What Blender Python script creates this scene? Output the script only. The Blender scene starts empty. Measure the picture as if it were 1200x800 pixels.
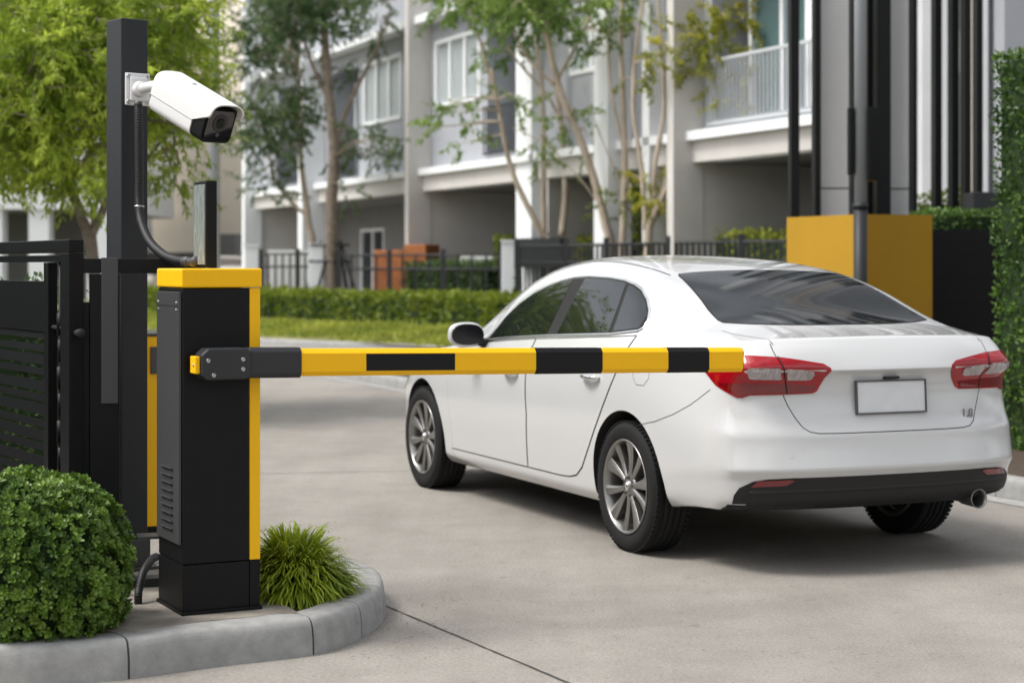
import bpy, bmesh, math, random
from mathutils import Vector, Matrix, noise
from mathutils.bvhtree import BVHTree
from mathutils.geometry import delaunay_2d_cdt
R = math.radians
scene = bpy.context.scene
col = scene.collection

# ------------------------------------------------------------------ camera
FPX = 2120.0; HOR = 312.0; CAMZ = 1.44
cd = bpy.data.cameras.new('camera'); cam = bpy.data.objects.new('camera', cd); col.objects.link(cam)
cam.location = (0, 0, CAMZ); cam.rotation_euler = (R(90), 0, 0)
cd.sensor_width = 36; cd.lens = FPX / 1200 * 36
cd.shift_y = -(400 - HOR) / 1200
cd.clip_end = 2000; cd.clip_start = 0.05
cd.dof.use_dof = True; cd.dof.focus_distance = 7.5; cd.dof.aperture_fstop = 2.8
scene.camera = cam
# ------------------------------------------------------------------ sky and sun (bright overcast)
SUN_EL = R(58); SUN_AZ = R(-104)      # azimuth measured from +Y towards +X: high, from the left
world = bpy.data.worlds.new('World'); scene.world = world; world.use_nodes = True
wn = world.node_tree.nodes; wl = world.node_tree.links
sky = wn.new('ShaderNodeTexSky'); sky.sky_type = 'NISHITA'; sky.sun_disc = False
sky.sun_elevation = SUN_EL; sky.sun_rotation = SUN_AZ; sky.air_density = 1.3; sky.dust_density = 4.0
hs = wn.new('ShaderNodeHueSaturation'); hs.inputs['Saturation'].default_value = 0.22
ctc = wn.new('ShaderNodeTexCoord'); cnz = wn.new('ShaderNodeTexNoise'); cnz.inputs['Scale'].default_value = 2.6; cnz.inputs['Detail'].default_value = 5
cmp_ = wn.new('ShaderNodeMapping'); cmp_.inputs['Scale'].default_value = (1, 1, 2.2)
wl.new(ctc.outputs['Generated'], cmp_.inputs[0]); wl.new(cmp_.outputs[0], cnz.inputs['Vector'])
crp = wn.new('ShaderNodeMapRange'); crp.inputs['From Min'].default_value = .38; crp.inputs['From Max'].default_value = .62
crp.inputs['To Min'].default_value = .55; crp.inputs['To Max'].default_value = 1.55
wl.new(cnz.outputs['Fac'], crp.inputs['Value']); wl.new(crp.outputs[0], hs.inputs['Value'])
bg = wn['Background']; bg.inputs['Strength'].default_value = 0.14
wl.new(sky.outputs[0], hs.inputs['Color']); wl.new(hs.outputs[0], bg.inputs['Color'])
sd = bpy.data.lights.new('sun', 'SUN'); sun = bpy.data.objects.new('sun', sd); col.objects.link(sun)
sd.energy = 1.75; sd.angle = R(16); sd.color = (1.0, 0.96, 0.9)
_d = Vector((math.cos(SUN_EL) * math.sin(SUN_AZ), math.cos(SUN_EL) * math.cos(SUN_AZ), math.sin(SUN_EL)))
sun.rotation_euler = _d.to_track_quat('Z', 'Y').to_euler()
scene.view_settings.view_transform = 'Standard'; scene.view_settings.look = 'None'
scene.view_settings.gamma = 1; scene.view_settings.exposure = 0.60
scene.view_settings.use_curve_mapping = False

# ------------------------------------------------------------------ helpers
def at(px, py, Y):
    return Vector(((px - 600) / FPX * Y, Y, CAMZ - (py - HOR) / FPX * Y))
def gnd(px, py, z=0.0):
    return at(px, py, FPX * (CAMZ - z) / (py - HOR))
# site axes: S across the drive, D along it (away)
TH = 0.41164
S_ = Vector((math.cos(TH), math.sin(TH), 0)); D_ = Vector((-math.sin(TH), math.cos(TH), 0))
def site(a, b, z=0): return S_ * a + D_ * b + Vector((0, 0, z))

def srgb(r, g, b):
    f = lambda c: (c / 12.92) if c <= 0.04045 else ((c + 0.055) / 1.055) ** 2.4
    return (f(r / 255), f(g / 255), f(b / 255), 1)

def mat(name, color, rough=0.5, metal=0.0, coat=0.0, var=0.0, vscale=8.0, bump=0.0, bscale=60.0, spec=0.5, trans=0.0,
        sub=0.0, rvar=0.0, col2=None, detail=6.0, stretch=None):
    m = bpy.data.materials.new(name); m.use_nodes = True
    n = m.node_tree.nodes; l = m.node_tree.links; p = n['Principled BSDF']
    c = color if len(color) == 4 else (*color, 1)
    p.inputs['Base Color'].default_value = c; p.inputs['Roughness'].default_value = rough
    p.inputs['Metallic'].default_value = metal; p.inputs['Coat Weight'].default_value = coat
    p.inputs['Coat Roughness'].default_value = 0.03
    p.inputs['Specular IOR Level'].default_value = spec
    p.inputs['Transmission Weight'].default_value = trans
    tc = n.new('ShaderNodeTexCoord'); src = tc.outputs['Object']
    if stretch:
        mp = n.new('ShaderNodeMapping'); mp.inputs['Scale'].default_value = stretch
        l.new(src, mp.inputs['Vector']); src = mp.outputs[0]
    if var or col2 or rvar:
        nz = n.new('ShaderNodeTexNoise'); nz.inputs['Scale'].default_value = vscale; nz.inputs['Detail'].default_value = detail
        nz.inputs['Roughness'].default_value = 0.62
        l.new(src, nz.inputs['Vector'])
        rp = n.new('ShaderNodeValToRGB'); rp.color_ramp.elements[0].position = 0.3; rp.color_ramp.elements[1].position = 0.7
        a = c; b = col2 if col2 else c
        if len(b) == 3: b = (*b, 1)
        rp.color_ramp.elements[0].color = [max(0, x * (1 - var)) for x in a[:3]] + [1]
        rp.color_ramp.elements[1].color = [min(1, x * (1 + var)) for x in b[:3]] + [1]
        l.new(nz.outputs['Fac'], rp.inputs['Fac']); l.new(rp.outputs[0], p.inputs['Base Color'])
        if rvar:
            mr = n.new('ShaderNodeMapRange'); mr.inputs['To Min'].default_value = max(0, rough - rvar); mr.inputs['To Max'].default_value = min(1, rough + rvar)
            l.new(nz.outputs['Fac'], mr.inputs['Value']); l.new(mr.outputs[0], p.inputs['Roughness'])
    if bump:
        nb = n.new('ShaderNodeTexNoise'); nb.inputs['Scale'].default_value = bscale; nb.inputs['Detail'].default_value = 5
        l.new(src, nb.inputs['Vector'])
        bp = n.new('ShaderNodeBump'); bp.inputs['Strength'].default_value = bump; bp.inputs['Distance'].default_value = 0.01
        l.new(nb.outputs['Fac'], bp.inputs['Height']); l.new(bp.outputs[0], p.inputs['Normal'])
    return m

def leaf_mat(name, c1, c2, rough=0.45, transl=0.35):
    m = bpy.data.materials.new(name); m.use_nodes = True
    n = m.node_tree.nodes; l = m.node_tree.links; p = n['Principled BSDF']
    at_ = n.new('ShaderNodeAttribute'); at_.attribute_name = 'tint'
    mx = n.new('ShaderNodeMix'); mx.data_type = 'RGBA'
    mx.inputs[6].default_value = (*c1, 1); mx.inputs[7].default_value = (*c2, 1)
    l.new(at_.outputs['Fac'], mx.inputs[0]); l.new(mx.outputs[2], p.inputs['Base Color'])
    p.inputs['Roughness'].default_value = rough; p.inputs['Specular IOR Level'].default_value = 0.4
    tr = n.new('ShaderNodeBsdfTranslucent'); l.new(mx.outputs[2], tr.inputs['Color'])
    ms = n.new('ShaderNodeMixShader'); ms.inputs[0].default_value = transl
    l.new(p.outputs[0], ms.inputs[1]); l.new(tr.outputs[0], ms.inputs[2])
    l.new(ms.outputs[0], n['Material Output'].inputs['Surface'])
    return m

def tag(o, label=None, cat=None, group=None, kind=None):
    if label: o['label'] = label
    if cat: o['category'] = cat
    if group: o['group'] = group
    if kind: o['kind'] = kind
    return o
def empty(name, loc=(0, 0, 0), rz=0, label=None, cat=None, group=None):
    o = bpy.data.objects.new(name, None); col.objects.link(o); o.location = loc; o.rotation_euler = (0, 0, rz)
    o.empty_display_size = 0.1
    return tag(o, label, cat, group)
def children_of(o): return [c for c in bpy.data.objects if c.parent == o]
def copy_tree(o, parent=None):
    c = o.copy(); col.objects.link(c)
    if parent: c.parent = parent
    for ch in children_of(o): copy_tree(ch, c)
    return c

class MB:
    """mesh collector: boxes, tubes, sheets; build() links it as ONE mesh object"""
    def __init__(s): s.v = []; s.f = []; s.m = []; s.sm = []
    def add(s, vs, fs, mi=0, smooth=False):
        o = len(s.v); s.v += [tuple(v) for v in vs]
        for f in fs: s.f.append([i + o for i in f]); s.m.append(mi); s.sm.append(smooth)
    def box(s, c, d, mi=0, M=None, bev=0.0):
        bm = bmesh.new(); bmesh.ops.create_cube(bm, size=1)
        for v in bm.verts: v.co = Vector((v.co.x * d[0], v.co.y * d[1], v.co.z * d[2]))
        if bev: bmesh.ops.bevel(bm, geom=bm.edges[:], offset=bev, segments=2, affect='EDGES', profile=0.6)
        T = Matrix.Translation(Vector(c))
        if M is not None: T = T @ M.to_4x4()
        vs = [T @ v.co for v in bm.verts]; fs = [[v.index for v in f.verts] for f in bm.faces]
        bm.free(); s.add(vs, fs, mi)
    def b2(s, lo, hi, mi=0, bev=0.0):
        s.box([(a + b) / 2 for a, b in zip(lo, hi)], [abs(b - a) for a, b in zip(lo, hi)], mi, None, bev)
    def tube(s, pts, rad, n=10, mi=0, cap=True, smooth=True):
        pts = [Vector(p) for p in pts]; N = len(pts)
        rs = rad if isinstance(rad, (list, tuple)) else [rad] * N
        vs = []; up = None
        for i, p in enumerate(pts):
            t = (pts[min(i + 1, N - 1)] - pts[max(i - 1, 0)]).normalized()
            if up is None:
                up = Vector((0, 0, 1)) if abs(t.z) < 0.9 else Vector((1, 0, 0))
            a = (up - t * up.dot(t)).normalized(); up = a; b = t.cross(a)
            for k in range(n):
                w = 2 * math.pi * k / n
                vs.append(p + a * (math.cos(w) * rs[i]) + b * (math.sin(w) * rs[i]))
        fs = [[i * n + k, i * n + (k + 1) % n, (i + 1) * n + (k + 1) % n, (i + 1) * n + k] for i in range(N - 1) for k in range(n)]
        if cap:
            fs.append(list(range(n))[::-1]); fs.append([(N - 1) * n + k for k in range(n)])
        s.add(vs, fs, mi, smooth)
    def lathe(s, prof, n=32, M=None, mi=0, smooth=True, closed=False):
        """prof: (radius, height) about local Z"""
        vs = []; M = M or Matrix.Identity(4); N = len(prof)
        for r, h in prof:
            for k in range(n):
                w = 2 * math.pi * k / n
                vs.append(M @ Vector((r * math.cos(w), r * math.sin(w), h)))
        rng = range(N if closed else N - 1)
        fs = [[i * n + k, i * n + (k + 1) % n, ((i + 1) % N) * n + (k + 1) % n, ((i + 1) % N) * n + k] for i in rng for k in range(n)]
        s.add(vs, fs, mi, smooth)
    def prism(s, poly, z0, z1, mi=0, M=None):
        """poly of (x, y), extruded from z0 to z1"""
        M = M or Matrix.Identity(4); n = len(poly)
        vs = [M @ Vector((x, y, z0)) for x, y in poly] + [M @ Vector((x, y, z1)) for x, y in poly]
        fs = [[i, (i + 1) % n, n + (i + 1) % n, n + i] for i in range(n)] + [list(range(n))[::-1], list(range(n, 2 * n))]
        s.add(vs, fs, mi)
    def build(s, name, mats, parent=None, loc=None, rz=0, weld=False, tint=None):
        me = bpy.data.meshes.new(name); me.from_pydata(s.v, [], s.f)
        if not isinstance(mats, (list, tuple)): mats = [mats]
        for m in mats: me.materials.append(m)
        me.polygons.foreach_set('material_index', s.m); me.polygons.foreach_set('use_smooth', s.sm)
        if tint is not None:
            a = me.attributes.new('tint', 'FLOAT', 'FACE'); a.data.foreach_set('value', tint)
        me.update()
        o = bpy.data.objects.new(name, me); col.objects.link(o)
        if parent: o.parent = parent
        if loc is not None: o.location = loc
        o.rotation_euler = (0, 0, rz)
        if weld:
            bm = bmesh.new(); bm.from_mesh(me); bmesh.ops.remove_doubles(bm, verts=bm.verts, dist=1e-5)
            bmesh.ops.recalc_face_normals(bm, faces=bm.faces); bm.to_mesh(me); bm.free()
        return o
def bevel(o, w=0.004, seg=2, ang=40):
    b = o.modifiers.new('bevel', 'BEVEL'); b.width = w; b.segments = seg; b.limit_method = 'ANGLE'; b.angle_limit = R(ang)
    b.harden_normals = False
    return o

# monotone-ish table interpolation (Catmull-Rom limited)
def tab(t):
    xs = [p[0] for p in t]; ys = [p[1] for p in t]; n = len(xs)
    d = [(ys[i + 1] - ys[i]) / (xs[i + 1] - xs[i]) for i in range(n - 1)]
    m = [d[0]] + [0 if d[i - 1] * d[i] <= 0 else 2 * d[i - 1] * d[i] / (d[i - 1] + d[i]) for i in range(1, n - 1)] + [d[-1]]
    def f(x):
        if x <= xs[0]: return ys[0]
        if x >= xs[-1]: return ys[-1]
        i = max(k for k in range(n - 1) if xs[k] <= x); h = xs[i + 1] - xs[i]; t_ = (x - xs[i]) / h
        return ((2 * t_**3 - 3 * t_**2 + 1) * ys[i] + (t_**3 - 2 * t_**2 + t_) * h * m[i] + (-2 * t_**3 + 3 * t_**2) * ys[i + 1] + (t_**3 - t_**2) * h * m[i + 1])
    return f
def smooth01(t): t = max(0, min(1, t)); return t * t * (3 - 2 * t)
def lerp(a, b, t): return a + (b - a) * t
lerpv = lerp
# ------------------------------------------------------------------ materials
M = {}
M['paint'] = mat('white_car_paint', (0.565, 0.57, 0.575), 0.2, coat=1.0, spec=0.5, var=0.012, vscale=3)
M['glass_dark'] = mat('dark_tinted_glass', (0.006, 0.008, 0.010), 0.015, spec=0.28)
M['rear_glass'] = mat('rear_screen_glass', (0.006, 0.008, 0.010), 0.075, spec=0.30)
M['mirror_dark'] = mat('dark_mirror', (0.008, 0.008, 0.009), 0.18, spec=0.3)
M['chrome'] = mat('chrome', (0.75, 0.76, 0.77), 0.12, metal=1, var=0.03)
M['black_plastic'] = mat('black_textured_plastic', (0.011, 0.011, 0.012), 0.5, spec=.4, bump=0.06, bscale=900)
M['gap'] = mat('panel_gap_black', (0.012, 0.012, 0.012), 0.9, var=0.1)
M['seam'] = mat('panel_seam_shadow', (0.05, 0.05, 0.052), 0.9, var=0.1)
M['well'] = mat('wheel_well_black', (0.012, 0.012, 0.012), 0.95, var=0.2)
M['rubber'] = mat('tyre_rubber', (0.007, 0.007, 0.0075), 0.8, spec=.35, var=0.2, vscale=14, bump=0.15, bscale=220)
M['alloy'] = mat('alloy_rim', (0.30, 0.295, 0.285), 0.34, metal=0.85, var=0.06, vscale=30)
M['alloy_dark'] = mat('brake_dark_metal', (0.05, 0.048, 0.046), 0.6, metal=0.5, var=0.2)
M['plate'] = mat('plate_white', (0.66, 0.67, 0.69), 0.45, var=0.04, vscale=12)
M['plate_frame'] = mat('plate_frame_grey', (0.10, 0.10, 0.105), 0.35, metal=0.4, var=0.05)
M['red_lens'] = mat('red_lens', (0.30, 0.002, 0.008), 0.06, coat=.5, var=0.12, vscale=25, spec=0.45)
M['red_dark'] = mat('red_lens_deep', (0.15, 0.002, 0.006), 0.08, coat=1, var=0.1, vscale=25)
M['clear_lens'] = mat('clear_lens', (0.38, 0.35, 0.36), 0.15, coat=.5, metal=0.3, var=0.4, vscale=30, stretch=(1, 3, .6))
M['badge'] = mat('badge_chrome', (0.35, 0.35, 0.36), 0.25, metal=1, var=0.1)


def concrete_mat():
    m = bpy.data.materials.new('driveway_concrete'); m.use_nodes = True
    n = m.node_tree.nodes; l = m.node_tree.links; p = n['Principled BSDF']; p.inputs['Roughness'].default_value = .78
    p.inputs['Specular IOR Level'].default_value = .35
    tc = n.new('ShaderNodeTexCoord')
    def nz(scale, detail=6, rough=.6, st=None):
        x = n.new('ShaderNodeTexNoise'); x.inputs['Scale'].default_value = scale; x.inputs['Detail'].default_value = detail; x.inputs['Roughness'].default_value = rough
        if st:
            mp = n.new('ShaderNodeMapping'); mp.inputs['Scale'].default_value = st; mp.inputs['Rotation'].default_value = (0, 0, TH)
            l.new(tc.outputs['Object'], mp.inputs[0]); l.new(mp.outputs[0], x.inputs['Vector'])
        else: l.new(tc.outputs['Object'], x.inputs['Vector'])
        return x.outputs['Fac']
    def ramp(src, c0, c1, a=.3, b=.7):
        r = n.new('ShaderNodeValToRGB'); r.color_ramp.elements[0].position = a; r.color_ramp.elements[1].position = b
        r.color_ramp.elements[0].color = (*c0, 1); r.color_ramp.elements[1].color = (*c1, 1); l.new(src, r.inputs[0]); return r.outputs[0]
    def mul(a, b, f=1.0):
        x = n.new('ShaderNodeMix'); x.data_type = 'RGBA'; x.blend_type = 'MULTIPLY'; x.inputs[0].default_value = f
        l.new(a, x.inputs[6]); l.new(b, x.inputs[7]); return x.outputs[2]
    base = ramp(nz(.55, 8, .65), (.33, .310, .282), (.425, .401, .368))
    c = mul(base, ramp(nz(3.2, 8, .7), (.90, .895, .89), (1, 1, 1), .40, .60))
    c = mul(c, ramp(nz(1.1, 5, .6, (2.2, .18, 1)), (.90, .895, .89), (1, 1, 1), .35, .6))
    c = mul(c, ramp(nz(70, 4, .8), (.74, .73, .72), (1.0, 1.0, 1.0), .44, .56), .9)
    c = mul(c, ramp(nz(260, 2, .6), (.74, .73, .72), (1, 1, 1), .42, .56), .9)
    c = mul(c, ramp(nz(420, 2, .6), (.72, .71, .70), (1, 1, 1), .30, .50), .8)
    c = mul(c, ramp(nz(9, 3, .5), (1, 1, 1), (.78, .77, .76), .64, .74), .8)
    c = mul(c, ramp(nz(28, 2, .5), (1, 1, 1), (.72, .71, .70), .66, .72), .8)
    l.new(c, p.inputs['Base Color'])
    bp = n.new('ShaderNodeBump'); bp.inputs['Strength'].default_value = .5; bp.inputs['Distance'].default_value = .006
    l.new(nz(120, 5, .7), bp.inputs['Height']); l.new(bp.outputs[0], p.inputs['Normal'])
    return m
M['concrete'] = concrete_mat()
M['joint'] = mat('joint_sealant', (.05, .047, .043), .9, var=.3, vscale=20)
M['kerb'] = mat('kerb_concrete', (.27, .272, .265), .9, var=.07, vscale=14, col2=(.34, .338, .33), bump=.4, bscale=260)
M['pad'] = mat('worn_concrete_pad', (.10, .09, .075), .9, col2=(.26, .235, .20), var=.15, vscale=5, bump=.5, bscale=60)
M['soil'] = mat('dark_soil', (.035, .024, .016), .95, col2=(.07, .048, .032), var=.4, vscale=40, bump=.9, bscale=70)
M['yellow'] = mat('yellow_powder_coat', (.93, .50, .0), .48, spec=.3, coat=.1, var=.02, vscale=6)
M['yellow_wall'] = mat('ochre_yellow_panel', (.43, .235, .006), .75, var=.05, vscale=2, rvar=.1)
M['black_metal'] = mat('black_powder_coat', (.0045, .0048, .0056), .46, spec=.22, var=.12, vscale=9, bump=.05, bscale=500)
M['pole_grey'] = mat('charcoal_painted_steel', (.026, .028, .031), .48, spec=.28, var=.06, vscale=6, bump=.03, bscale=400)
M['grey_plate'] = mat('dark_grey_steel_plate', (.060, .061, .064), .42, metal=.2, var=.06, vscale=4)
M['steel'] = mat('stainless_screw', (.45, .45, .46), .25, metal=1, var=.08)
M['cam_white'] = mat('white_camera_housing', (.72, .72, .72), .38, coat=.15, var=.01, vscale=5)
M['lens_black'] = mat('camera_window', (.008, .008, .009), .05, coat=1)
M['arm_grey'] = mat('dark_grey_casting', (.022, .023, .026), .40, spec=.45, var=.07, vscale=14, bump=.06, bscale=300)
M['band_black'] = mat('black_reflective_band', (.006, .006, .007), .5, spec=.25, bump=.12, bscale=700, var=.1)
M['wall_grey'] = mat('grey_render_wall', (.34, .355, .39), .8, var=.04, vscale=.8, col2=(.38, .395, .425))
M['wall_beige'] = mat('beige_stone_wall', (.56, .54, .515), .8, var=.06, vscale=1.5)
M['wall_white'] = mat('white_painted_trim', (.80, .82, .84), .65, var=.03, vscale=2)
M['wall_cream'] = mat('cream_wall', (.86, .77, .66), .85, var=.05, vscale=.5)
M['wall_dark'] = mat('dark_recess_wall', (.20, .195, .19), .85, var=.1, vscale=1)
M['house_glass'] = mat('greenish_window_glass', (.10, .17, .18), .06, spec=.8)
M['curtain'] = mat('pale_curtain_glass', (.36, .40, .41), .3, var=.15, vscale=4, stretch=(6, 6, .3))
M['rail_dark'] = mat('dark_railing', (.03, .032, .035), .5, var=.1)
M['rail_white'] = mat('pale_railing', (.5, .52, .54), .5, var=.05)
M['ground_soil'] = mat('planting_bed', (.045, .06, .018), .95, col2=(.12, .11, .045), var=.3, vscale=3, bump=.5, bscale=20)
M['lawn_base'] = mat('lawn_base', (.13, .15, .03), .95, col2=(.24, .22, .07), var=.3, vscale=2)
M['bark'] = mat('pale_tan_bark', (.36, .29, .225), .85, col2=(.52, .44, .36), var=.15, vscale=6, bump=.5, bscale=30, stretch=(1, 1, .3))
M['bark_grey'] = mat('grey_brown_bark', (.17, .135, .105), .9, col2=(.27, .22, .175), var=.2, vscale=8, bump=.5, bscale=40)
M['wood_stain'] = mat('orange_brown_wood', (.28, .085, .02), .5, col2=(.38, .125, .03), var=.1, vscale=5)
M['grey_pole'] = mat('galvanised_grey_pole', (.36, .38, .40), .5, var=.06, vscale=3)
M['tile_light'] = mat('pale_grey_cladding', (.82, .825, .83), .6, var=.04, vscale=2)
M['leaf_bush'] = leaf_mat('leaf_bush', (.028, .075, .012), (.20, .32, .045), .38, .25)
M['leaf_grass'] = leaf_mat('leaf_grass', (.07, .15, .008), (.42, .50, .035), .4, .35)
M['leaf_lime'] = leaf_mat('leaf_lime', (.17, .28, .03), (.68, .78, .11), .45, .5)
M['leaf_dark'] = leaf_mat('leaf_dark', (.045, .095, .035), (.17, .25, .085), .5, .35)
M['leaf_mid'] = leaf_mat('leaf_mid', (.08, .16, .03), (.30, .42, .08), .5, .45)
M['leaf_yellow'] = leaf_mat('leaf_yellow', (.13, .19, .02), (.60, .54, .06), .5, .5)
M['leaf_hedge'] = leaf_mat('leaf_hedge', (.07, .12, .012), (.28, .34, .035), .5, .3)
M['leaf_lawn'] = leaf_mat('leaf_lawn', (.17, .225, .028), (.44, .47, .08), .6, .4)
M['leaf_wallhedge'] = leaf_mat('leaf_wallhedge', (.03, .075, .014), (.15, .26, .045), .45, .25)
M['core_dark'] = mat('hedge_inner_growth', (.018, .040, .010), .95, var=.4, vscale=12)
# ------------------------------------------------------------------ white saloon
WB = 2.89
def car_shell():
    xs = [-.80, -.70, -.60, -.48, -.36, -.20, -.05, .10, .25, .42, .6, .85, 1.1, 1.3, 1.5, 1.68, 1.85, 2.0, 2.15, 2.32, 2.5, 2.7, 2.9, 3.1, 3.28, 3.45, 3.58, 3.66]
    NR = 11
    side_z_frac = [0, 0, 0, 0, .22, .40, .57, .72, .80, .88, 1.0]
    belt = tab([(-.8, 1.085), (-.5, 1.10), (-.2, 1.098), (.0, 1.092), (.42, 1.062), (1.2, 1.025), (1.985, .98), (2.3, .955), (2.6, .93), (3.0, .88), (3.4, .79), (3.66, .70)])
    bot = tab([(-.80, .298), (-.42, .250), (0, .22), (.4, .198), (2.3, .198), (3.3, .20), (3.66, .2)])
    halfw = tab([(-.80, .832), (-.70, .868), (-.60, .885), (-.48, .897), (-.2, .908), (.3, .912), (2.6, .912), (3.0, .90), (3.28, .87), (3.45, .82), (3.58, .76), (3.66, .70)])
    rowy = [-.085, -.035, -.028, -.010, 0, .002, 0, -.010, -.018, -.032, -.075]          # offsets from halfw by row (row 10 = shoulder edge)
    rowy_rear = [-.05, -.03, -.012, 0, .0, -.004, -.016, -.045, -.055, -.075, -.115]
    rz = [.298, .35, .452, .495, .60, .665, .74, .915, .955, 1.04, 1.088]
    rxc = [-.96, -1.012, -1.030, -1.062, -1.040, -1.036, -.992, -.972, -1.030, -.980, -.925]
    fz = [.20, .26, .34, .42, .50, .55, .59, .62, .645, .67, .70]
    fxc = [3.72, 3.77, 3.79, 3.80, 3.80, 3.79, 3.78, 3.76, 3.74, 3.71, 3.66]
    plan = tab([(0, 0), (.25, .004), (.45, .018), (.62, .055), (.74, .11), (.82, .18), (.9, .30)])
    Tz = [None,
      tab([(-.8, 1.092), (-.6, 1.112), (-.48, 1.122), (-.36, 1.135), (-.2, 1.155), (0, 1.19), (.25, 1.205), (1.1, 1.20), (1.5, 1.16), (1.68, 1.11), (1.85, 1.055), (2.0, .992), (2.15, .972), (2.6, .94), (3.0, .893), (3.4, .805), (3.66, .715)]),
      tab([(-.8, 1.098), (-.6, 1.122), (-.48, 1.142), (-.36, 1.175), (-.2, 1.232), (0, 1.305), (.25, 1.36), (.6, 1.392), (1.0, 1.397), (1.14, 1.385), (1.37, 1.352), (1.58, 1.288), (1.73, 1.22), (1.85, 1.14), (2.0, 1.02), (2.15, .985), (2.6, .95), (3.0, .905), (3.4, .818), (3.66, .725)]),
      tab([(-.8, 1.102), (-.6, 1.135), (-.48, 1.155), (-.36, 1.198), (-.2, 1.272), (0, 1.348), (.2, 1.40), (.5, 1.447), (.85, 1.475), (1.1, 1.482), (1.4, 1.458), (1.7, 1.41), (1.93, 1.345), (2.15, 1.225), (2.4, 1.07), (2.6, .975), (3.0, .92), (3.4, .83), (3.66, .735)]),
      tab([(-.8, 1.105), (-.66, 1.13), (-.48, 1.185), (-.36, 1.226), (-.2, 1.29), (0, 1.358), (.2, 1.413), (.5, 1.463), (.85, 1.493), (1.2, 1.503), (1.6, 1.485), (1.9, 1.43), (2.15, 1.31), (2.4, 1.16), (2.6, 1.04), (2.75, .99), (3.0, .945), (3.4, .85), (3.66, .745)]),
      tab([(-.8, 1.107), (-.66, 1.135), (-.48, 1.19), (-.36, 1.232), (-.2, 1.295), (0, 1.363), (.2, 1.418), (.5, 1.468), (.85, 1.499), (1.2, 1.51), (1.6, 1.492), (1.9, 1.44), (2.15, 1.325), (2.4, 1.18), (2.6, 1.07), (2.75, 1.0), (3.0, .955), (3.4, .86), (3.66, .75)])]
    Ty = [None,
      tab([(-.8, .68), (-.48, .76), (0, .755), (.25, .75), (1.1, .742), (1.5, .765), (1.68, .79), (1.85, .81), (2.0, .825), (2.3, .80), (3.0, .76), (3.66, .58)]),
      tab([(-.8, .60), (-.48, .695), (0, .668), (.25, .652), (.6, .642), (1.0, .636), (1.37, .655), (1.58, .69), (1.73, .73), (1.85, .77), (2.0, .80), (2.3, .76), (3.0, .68), (3.66, .50)]),
      tab([(-.8, .44), (-.6, .56), (-.48, .615), (-.2, .60), (.1, .575), (.5, .56), (1.1, .55), (1.5, .56), (1.93, .60), (2.2, .66), (2.5, .71), (2.8, .60), (3.2, .52), (3.66, .38)]),
      tab([(-.8, .23), (-.5, .30), (.5, .29), (2.0, .31), (2.5, .34), (3.66, .2)]),
      lambda x: 0.0]
    V = []; idx = {}
    def vert(key, p):
        if key not in idx: idx[key] = len(V); V.append(Vector(p))
        return idx[key]
    NX = len(xs)
    def sidept(i, k):
        x = xs[i]; w = halfw(x); b = bot(x); bl = belt(x)
        zm = [b, b + .045, b + .082, .42][k] if k < 4 else .42 + (bl - .42) * side_z_frac[k]
        ym = w + rowy[k]
        tr = smooth01((x + .80) / .75)
        z = lerp(rz[k], zm, tr); y = lerp(w + rowy_rear[k], ym, tr)
        tf = smooth01((x - 2.95) / .7)
        z = lerp(z, fz[k], tf)
        X = x
        if i == 0: X = rxc[k] + plan(y) 
        elif i == 1: X = lerp(rxc[k] + plan(y) , x, .72)
        return X, y, z
    def P(i, q):        # q: 0..10 side rows, 11..15 = T1..T5
        if q <= 10: return sidept(i, q)
        j = q - 10; x = xs[i]; y = Ty[j](x); z = Tz[j](x); X = x
        if i == 0:
            X = rxc[10] + plan(y)
        elif i in (1, 2, 3):
            f = [0, .62, .30, .1][i]
            X = lerp(x, rxc[10] + plan(y) + (xs[i] - xs[0]), f)
        if i == NX - 1: X = fxc[10] - plan(y) * .9
        return X, y, z
    F = []
    for sg in (1, -1):
        def vk(i, q):
            x, y, z = P(i, q)
            if q == 15: return vert(('c', i), (x, 0, z))
            return vert((sg, i, q), (x, y * sg, z))
        def quad(a, b, c, d): F.append((a, b, c, d) if sg == 1 else (d, c, b, a))
        for i in range(NX - 1):
            for q in range(15):
                quad(vk(i, q), vk(i, q + 1), vk(i + 1, q + 1), vk(i + 1, q))
        # rear and front faces (rows k, columns corner,T1..T5)
        def cap(i, xc, zz, tagc, flip):
            cols_y = [None] + [Ty[j](xs[i]) for j in range(1, 6)]
            def ck(k, c):
                if c == 0: return vk(i, k)
                if k == 10: return vk(i, 10 + c)
                y = cols_y[c]
                cy = sidept(i, k)[1]; y = y * (cy / sidept(i, 10)[1]) ** 0.9
                if tagc == 'r':
                    x = xc[k] + plan(y)
                    if k == 8: x = lerp(-.985, x, 1 - smooth01((y - .25) / .35) * .75)
                    z = zz[k] + (.004 if k in (9,) else 0)
                else:
                    x = xc[k] - plan(y) * .9; z = zz[k]
                key = (tagc, 'c', k) if c == 5 else (tagc, sg, k, c)
                return vert(key, (x, y * sg if c < 5 else 0, z))
            for k in range(10):
                for c in range(5):
                    q = (ck(k, c), ck(k, c + 1), ck(k + 1, c + 1), ck(k + 1, c))
                    if flip: q = q[::-1]
                    quad(*q)
        cap(0, rxc, rz, 'r', False); cap(NX - 1, fxc, fz, 'f', True)
        # floor
        for i in range(NX - 1):
            a, b = vk(i, 0), vk(i + 1, 0)
            ca = vert(('fl', i), (xs[i], 0, P(i, 0)[2])); cb = vert(('fl', i + 1), (xs[i + 1], 0, P(i + 1, 0)[2]))
            quad(a, b, cb, ca)
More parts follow.
